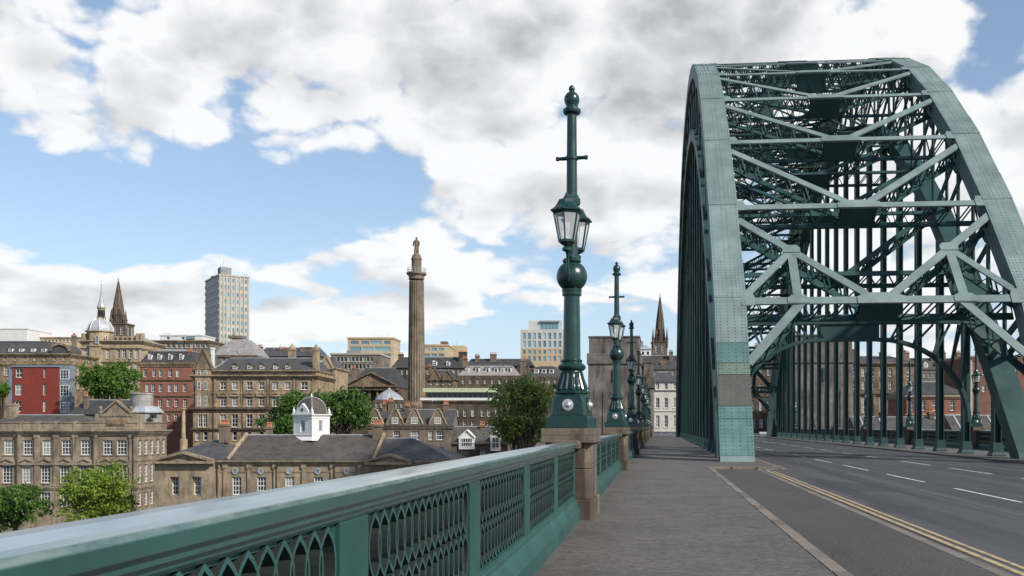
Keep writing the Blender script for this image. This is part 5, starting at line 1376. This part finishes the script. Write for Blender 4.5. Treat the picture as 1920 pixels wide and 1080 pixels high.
def slab_roof(name, corners, mat):
    mb = MB(); mb.add(corners, [tuple(range(len(corners)))] if len(corners) < 5 else [])
    return mb
Z = b.Z
b.hip(862.5, 815.5, R_slb, inset=.5, over=.35, x0=430, x1=700, insl=.5)
b.hip(862, 826, R_sl, inset=4.2, over=.35, x0=293, x1=430, insl=5.5); b.hip(862, 822, R_sl, inset=7, over=.35, x0=700, x1=845, insl=.8)
for x in (429, 701):
    mb = MB(); mb.beam((b.X(x), 7.5, Z(814)), (b.X(x), -.3, Z(861)), .35, .4); mb.build('roof_verge', S_cream, b.root)
b.pipe([409,520,628], 871, 950, -.3)
b.chimney(421, 7, 795, 830, 15, 1.6, 5, M_ch); b.chimney(505, 8.5, 800, 816, 10, 1.2, 4, M_ch); b.chimney(708, 7, 796, 830, 15, 1.8, 5, M_ch)
for x in (441,489,542,596,650):
    mb = MB(); cx, cz = b.X(x), Z(883)
    for i in range(16):
        a, a2 = 2*PI*i/16, 2*PI*(i+1)/16
        mb.beam((cx+.34*math.cos(a), -.1, cz+.40*math.sin(a)), (cx+.34*math.cos(a2), -.1, cz+.40*math.sin(a2)), .16, .12, (0,1,0))
    mb.build('oculus_frame', M_lead, b.root)
    mb = MB(); mb.prism([(.3*math.cos(2*PI*i/12), .36*math.sin(2*PI*i/12)) for i in range(12)], lambda p_, q, t, cx=cx, cz=cz: (cx+p_, t, cz+q), -.1, -.04); mb.build('oculus_pane', M_bglass, b.root)
WC = 3.75; kc = (wB+5.5)/FPX
cup = Bld('cupola', 'white square cupola with arched windows and a grey domed roof, seen corner-on', 'cupola', 585, 585+WC/kc, wB+5.5, ZPX(833, wB+5.5), WC, rot=math.radians(62))
W = D = WC; mid = 585+WC/kc/2
cup.wall(777, M_white, [(788,810,[(mid-5.5,mid+5.5)],3,5,True)], left=1, side=1, sill=False, rec=.12)
cup.band(776, .3, .28, M_white, steps=2); cup.band(783, .16, .08, M_white, 'string_course'); cup.band(815, .18, .1, M_white, 'string_course')
mb = MB(); z0_, z1_ = cup.Z(819), cup.Z(826)
mb.add([(-.1,-.1,z0_),(W+.1,-.1,z0_),(W+.1,D+.1,z0_),(-.1,D+.1,z0_),(-.6,-.6,z1_),(W+.6,-.6,z1_),(W+.6,D+.6,z1_),(-.6,D+.6,z1_)], [(0,1,5,4),(1,2,6,5),(2,3,7,6),(3,0,4,7),(0,1,2,3)]); mb.build('skirt', M_white, cup.root)
for (x, y) in ((-.02,-.02),(W-.28,-.02),(-.02,D-.28)):
    mb = MB(); mb.box(x, x+.3, y, y+.3, cup.Z(817), cup.Z(779)); mb.build('corner_pilaster', M_white, cup.root)
cx, cy = W/2, D/2; vs = []; prof = [(775,1.0),(768,.985),(760,.91),(753,.76),(748,.52),(745,.27),(744,.04)]
mb = MB(); n = 24
for (y, r) in prof:
    for i in range(n):
        a = 2*PI*i/n+PI/4; c_, s_ = math.cos(a), math.sin(a); q = (abs(c_)**6+abs(s_)**6)**(-1/6)
        vs.append((cx+c_*q*r*W*.46, cy+s_*q*r*D*.46, cup.Z(y, 2)))
mb.add(vs, [(j*n+i, j*n+(i+1)%n, (j+1)*n+(i+1)%n, (j+1)*n+i) for j in range(len(prof)-1) for i in range(n)], True); mb.build('dome', R_slb, cup.root)
for (sx_, sy) in ((-1,-1),(1,-1),(1,1),(-1,1)):
    mb = MB(); mb.tube([(cx+sx_*W*.46*r*.9, cy+sy*D*.46*r*.9, cup.Z(y, 2)) for y, r in prof], .07, 6); mb.build('dome_rib', M_lead, cup.root)
    mb = MB(); x, y = cx+sx_*(W/2-.05), cy+sy*(D/2-.05); mb.box(x-.16, x+.16, y-.16, y+.16, cup.Z(776), cup.Z(770)); mb.lathe([(0,.18),(.12,.2),(.25,.09),(.6,.02)], 8, (x, y, cup.Z(770))); mb.build('corner_finial', M_white, cup.root)
mb = MB(); mb.prism([(D*.1, cup.Z(776)), (D*.9, cup.Z(776)), (D*.74, cup.Z(766)), (D*.5, cup.Z(756)), (D*.26, cup.Z(766))], lambda p_, q, t: (t, p_, q), -.1, 1.0); mb.build('gablet', M_white, cup.root)
mb = MB(); mb.prism([(D*.5+.2*math.cos(2*PI*i/12), cup.Z(768)+.3*math.sin(2*PI*i/12)) for i in range(12)], lambda p_, q, t: (t, p_, q), -.13, -.1); mb.build('gablet_oculus', M_door, cup.root)
mb = MB(); mb.lathe([(0,.15),(.12,.2),(.25,.1),(.4,.12),(.55,.02)], 8, (cx, cy, cup.Z(744.5, 2))); mb.build('finial', M_white, cup.root)

# ================================================================== TOWERS AT THE END OF THE BRIDGE
def abutment(label, x0, x1, y0, dep, top, notch):
    root = empty('granite_tower', ((x0+x1)/2, y0, -20), 0, label, 'tower'); W = (x1-x0)/2; zt = top+20
    r_ = random.Random(label)
    mb = MB(); mb.box(-W, W, 0, dep, 0, zt-5.6); mb.build('shaft', M_gran, root, .1)
    mb = MB(); mb.box(-W-.25, W+.25, -.25, dep+.25, zt-5.6, zt-3.4); mb.build('cornice', M_gran, root, .1)
    mb = MB(); mb.box(-W+.15, W-.15, .1, dep-.1, zt-3.4, zt-.35); mb.build('attic', M_gran, root, .1)
    mb = MB(); mb.box(-W, W, -.05, dep+.05, zt-.35, zt); mb.build('coping', M_gran, root, .06)
    for i in range(4):
        x = -W+2*W*(i+.5)/4
        mb = MB(); mb.box(x-.62*W/4-.2, x+.62*W/4+.2, -.14, .02, 3, zt-11); mb.build('pier', M_gran, root, .05)
    mb = MB(); mb.box(-.25, .25, -.28, .05, zt-9, zt-6.6); mb.build('slit', M_door, root)
    return root
abutment('big weathered grey granite bridge tower behind the lamp posts on the left', -13.9, -3.6, 186.5, 12, 19.6, 1)
abutment('lower grey granite block just right of the big left bridge tower', -3.9, -1.0, 196, 10, 15.2, 1)
abutment('granite bridge tower seen through the hangers on the right', 26.2, 37.5, 186.5, 12, 19.6, 1)
# ---- buildings beyond the left pavement
b = Bld('white_georgian_building', 'pale stuccoed Georgian building at the end of the left pavement with blue shopfronts', 'building', 1218, 1276, 240, -1.5, 12)
b.wall(716, S_white, [(719,730,cen([1233,1249,1266],6),2,2),(746,765,cen([1233,1249,1266],7),2,3),(779,801,cen([1233,1249,1266],7),2,3)])
b.band(730.5, .35, .4, S_white); b.band(770, .3, .2, S_white, 'string_course'); b.band(808, .4, .3, S_white, 'string_course')
b.hip(716, 698, R_sl, inset=3)
for x in (1232,1249,1266): b.bx('blue_shopfront', plain('blue_shopfront', (.03,.06,.28), .4, .2), x-6, x+6, -.1, 0, 812, 826)
b = Bld('slate_terrace', 'dark slate roofs below the right-hand church spire', 'terrace', 1185, 1280, 330, zbase(1230,330), 12)
b.wall(694, S_grey, [(697,705,spread(1190,1276,10,4),2,2)]); b.gable(692, 667, R_sl2, S_grey); b.chimney(1258,4,660,682,7,1.2,4); b.chimney(1243,2,680,694,9,1.2,3); b.mast(1256,3,655,668); b.mast(1266,3,656,668)
b = Bld('grey_office', 'small light grey building peeping over the granite block near the right spire', 'office', 1188, 1221, 380, zbase(1200,380), 10)
b.wall(655, M_off, [(659,666,spread(1192,1219,3,5),1,1)], sill=False); b.bx('plant_box', P_teal, 1200, 1206, 3, 6, 640, 655); b.hip(655, 648, M_lead, inset=2)
# ---- buildings seen under and through the arch on the right
b = Bld('street_end_building', 'brown stone street block beyond the far end of the road under the arch', 'building', 1385, 1512, 262, -1.6, 14)
b.wall(676, S_dark, [(690,704,spread(1390,1508,8,6),2,2),(720,736,spread(1390,1508,8,6),2,2),(752,770,spread(1390,1508,8,6),2,2),(786,802,spread(1390,1508,8,7),2,2),(812,826,spread(1390,1508,6,11),3,1)])
b.band(674, .6, .5, S_tan); b.band(742, .4, .3, S_tan, 'string_course'); b.hip(674, 658, R_sl, inset=3); b.chimney(1420,4,648,668,9,1.4,4); b.chimney(1475,4,648,668,9,1.4,4)
b = Bld('stone_warehouse', 'big brown stone office with tall windows behind the right hangers', 'building', 1545, 1716, 236, -6, 16)
cw = spread(1560,1712,9,7)
b.wall(682, S_tan, [(690,706,cw,2,2),(714,730,cw,2,2),(744,774,cw,2,3),(786,806,cw,2,3)]); b.band(680, .8, .7, S_tan, steps=3); b.band(736, .8, .6, S_dark, 'string_course'); b.band(780, .4, .3, S_tan, 'string_course')
b.pilasters([1571,1605,1639,1673,1707], 3.5, 738, 812, S_tan, .25); b.hip(680, 668, R_sl2, inset=4)
b.chimney(1690,5,657,684,11,2,4); b.chimney(1655,5,660,684,9,2,4); b.chimney(1600,5,655,682,16,2,0,B_brown)
b = Bld('brick_building', 'red brick building with a slate roof and arched windows behind the right hangers', 'building', 1700, 1812, 200, -12, 12)
b.wall(742, B_red, [(751,770,cen([1709,1731,1752,1786],9),2,2,True),(778,792,cen([1709,1731,1752,1786],9),2,2)]); b.band(741, .7, .5, S_cream, steps=2); b.band(776, .5, .4, S_cream, 'string_course'); b.hip(740, 716, R_sl2, inset=4)
for i in range(18): b.bx('frieze_block', S_cream, 1704+i*6, 1707+i*6, -.25, 0, 742, 747)
b = Bld('hillside_terrace', 'hillside terrace of pale stone houses with many chimneys, seen through the right hangers', 'terrace', 1690, 1822, 330, -5, 12)
b.wall(694, S_grey, [(700,708,spread(1694,1818,14,4.5),2,2),(716,724,spread(1694,1818,14,4.5),2,2)]); b.gable(692, 672, R_slb, S_grey)
for x in (1700,1722,1748,1768,1796): b.chimney(x, 5, 661+(x%4), 684, 8, 1.4, 4)
for x in (1712,1736,1760,1784): b.dormer(x, 8, 680, 688, .8, M_off, R_sl, True)
b = Bld('brick_tower', 'tall plain brown brick block behind the right foot of the arch', 'building', 1812, 1960, 232, -12, 14)
b.wall(668, B_brown, [(690,703,spread(1835,1955,6,7),2,2),(722,735,spread(1835,1955,6,7),2,2)]); b.band(667, .6, .3, S_cream, 'roof_edge'); b.bx('corner_strip', S_conc, 1812, 1823, -.15, .1, 676, 800)
def low_roof(label, x0, x1, w, yr, ye, mat, nchim, slats):
    b = Bld('slate_roofed_house', label, 'house', x0, x1, w, -24, 9)
    b.wall(ye, S_grey, [(ye+6, ye+16, spread(x0+4, x1-4, 6, 8), 2, 2)]); b.gable(ye, yr, mat, S_tan)
    for i in range(slats):
        x = x0+(x1-x0)*(i+.5)/slats; mb = MB(); mb.beam((b.X(x), 4.5, b.Z(yr)+.08), (b.X(x), -.2, b.Z(ye)+.02), .25, .12); mb.build('roof_verge', M_lead, b.root)
    for i in range(nchim): b.chimney(x0+(x1-x0)*(i+.5)/nchim, 4.5, yr-9, yr+4, 9, 1.2, 3)
low_roof('low slate roof with pale verges just beyond the right-hand parapet', 1610, 1790, 150, 782, 822, R_sl, 2, 5)
low_roof('second low slate roof beyond the right-hand parapet, under the arch foot', 1795, 1990, 132, 779, 822, R_slb, 0, 6)

# ================================================================== TREES
def tree(label, px, w, ybase, ytop, hwpx, leafmat, seed, nleaf=4200, ls=.34, flat=1.0):
    r = random.Random(seed); k = w/FPX
    zb = ZPX(ybase, w); gz = min(zb, terrain_z(P(px, w, 0).x, P(px, w, 0).y))
    root = empty('tree', P(px, w, gz), 0, label, 'tree', 'leafy trees among the buildings')
    top = ZPX(ytop, w)-gz; R = hwpx*k; low = zb-gz; hc = top-low
    tr = MB(); t_h = low+hc*.45
    tr.tube([(0,0,0), (r.uniform(-.2,.2),r.uniform(-.2,.2),t_h*.5), (r.uniform(-.3,.3),r.uniform(-.3,.3),t_h)], [R*.075+.12, R*.06+.08, R*.04+.05], 8)
    lobes = []
    for i in range(20):
        a = r.uniform(0, 2*PI); q = r.uniform(.2, .82)**.8; zc = low+hc*r.uniform(.2, .84); sh = math.sqrt(max(.05, 1-((zc-low-hc*.45)/(hc*.62))**2))
        lobes.append((R*q*math.cos(a)*sh, R*q*math.sin(a)*sh, zc, R*r.uniform(.26, .44)))
    lobes.append((0, 0, low+hc*.55, R*.5)); lobes.append((R*.05, 0, top-R*.3, R*.3))
    for (x, y, z, s_) in lobes:
        tr.tube([(0,0,t_h*.55), (x*.4, y*.4, t_h*.55+(z-t_h*.55)*.6), (x, y, z)], [R*.035+.05, R*.022+.03, .03], 5)
    tr.build('trunk', M_bark, root)
    lf = MB(); clumps = []
    for (x, y, z, s_) in lobes:
        for i in range(max(6, int(16*s_/R*2))):
            v = Vector((r.gauss(0,1), r.gauss(0,1), r.gauss(0,1))).normalized()*s_*r.uniform(.55, 1.12)
            clumps.append((x+v.x, y+v.y, z+v.z*.85*flat, s_*r.uniform(.16, .34)))
    per = max(8, nleaf//len(clumps))
    for (x, y, z, s_) in clumps:
        if z < low*.9: continue
        for i in range(per):
            c = Vector((x+r.gauss(0,s_), y+r.gauss(0,s_), z+r.gauss(0,s_*.75)))
            d = Vector((r.gauss(0,1), r.gauss(0,1), r.gauss(0,.7))).normalized(); u = d.orthogonal().normalized(); u.rotate(Matrix.Rotation(r.uniform(0,2*PI), 3, d)); v2 = d.cross(u); l = ls*r.uniform(.6, 1.3)
            lf.add([c-u*l, c-v2*l*.55+d*l*.1, c+u*l, c+v2*l*.55+d*l*.1], [(0,1,2,3)])
    lf.build('crown', leafmat, root)
tree('round green tree between the red flats and the brick building', 201, 196, 752, 684, 60, M_leaf, 1, 6500, .36)
tree('small clipped green tree at the left edge beside the red flats', 4, 190, 756, 716, 17, M_leaf, 2, 1500, .3)
tree('dark bushy tree at the bottom left corner in front of the classical building', 30, 138, 990, 912, 58, M_leafd, 3, 6500, .28)
tree('bright lime green young tree in front of the classical building', 172, 140, 985, 884, 80, M_leafl, 4, 8000, .27)
tree('large dark green tree behind the left of the white cupola', 548, 186, 822, 738, 58, M_leafd, 5, 6500, .34)
tree('large dark green tree behind the right of the white cupola', 640, 184, 822, 730, 56, M_leafd, 6, 6500, .34)
tree('airy olive green tree just left of the nearest lamp post', 987, 146, 836, 702, 70, M_leafo, 7, 9000, .27)
tree('green shrub standing low behind the pedestal, under the olive tree', 966, 150, 834, 800, 18, M_leafd, 8, 1200, .25)
def street_post(px, w, ybase, ytop, r, label, mat):
    root = empty('street_column', P(px, w, ZPX(ybase, w)), 0, label, 'column'); root['kind'] = 'thing'; h = ZPX(ytop, w)-ZPX(ybase, w)
    mb = MB(); mb.lathe([(-3,r*2),(.0,r*2),(.5,r*1.9),(.6,r*1.1),(h*.9,r*.8)], 12); mb.build('shaft', mat, root)
    mb = MB(); mb.lathe([(h*.9,r*.8),(h*.915,r*1.5),(h*.94,r*1.5),(h*.95,r*.6),(h*.98,r*.9),(h,.05)], 12); mb.build('finial', mat, root)
street_post(344, 205, 828, 762, .42, 'slim pale stone column standing in the street before the brick building', S_cream)
# ================================================================== CAR
def car(loc, rz):
    root = empty('parked_car', loc, rz, 'small white car far off at the end of the road, under the arch', 'car')
    M_car = plain('white_car_paint', (.72,.73,.74), .25, .04); mb = MB()
    sil = [(-2.0,.35),(-2.05,.7),(-1.9,.95),(-1.1,1.02),(-.55,1.42),(.9,1.46),(1.75,1.05),(2.0,.95),(2.02,.4)]
    mb.prism(sil, lambda a, b_, t: (t, a, b_), -.84, .84); mb.build('body', M_car, root, .08)
    for (pts) in ([(-.78,1.0),(.78,1.0),(.66,1.36),(-.66,1.36)],):
        g = MB(); g.add([(p_[0], -1.14+(p_[1]-1.0)*1.36, p_[1]+.02) for p_ in pts], [(0,1,2,3)]); g.build('windscreen', M_glass, root)
    for sx_ in (-1, 1):
        g = MB(); g.prism([(-.85,1.03),(-.5,1.36),(.85,1.38),(1.4,1.06)], lambda a, b_, t: (t, a, b_), sx_*.835, sx_*.85); g.build('side_window', M_glass, root)
        h = MB(); h.lathe([(0,.12),(.05,.1),(.06,.02)], 10); o = link('headlight', h.mesh('headlight', M_silver), root, 0, (sx_*.6, -2.03, .72)); o.rotation_euler = (PI/2, 0, 0)
        for y in (-1.25, 1.3):
            wh = MB(); wh.lathe([(0,.31),(.02,.33),(.2,.33),(.22,.31)], 18); o = link('wheel', wh.mesh('wheel', M_door), root, 0, (sx_*.74-.11, y, .33)); o.rotation_euler = (0, PI/2, 0)
            wh = MB(); wh.lathe([(-.01,.19),(.24,.19)], 14); link('rim', wh.mesh('rim', M_silver), o)
car((23.3, 214, -1.0), 0)
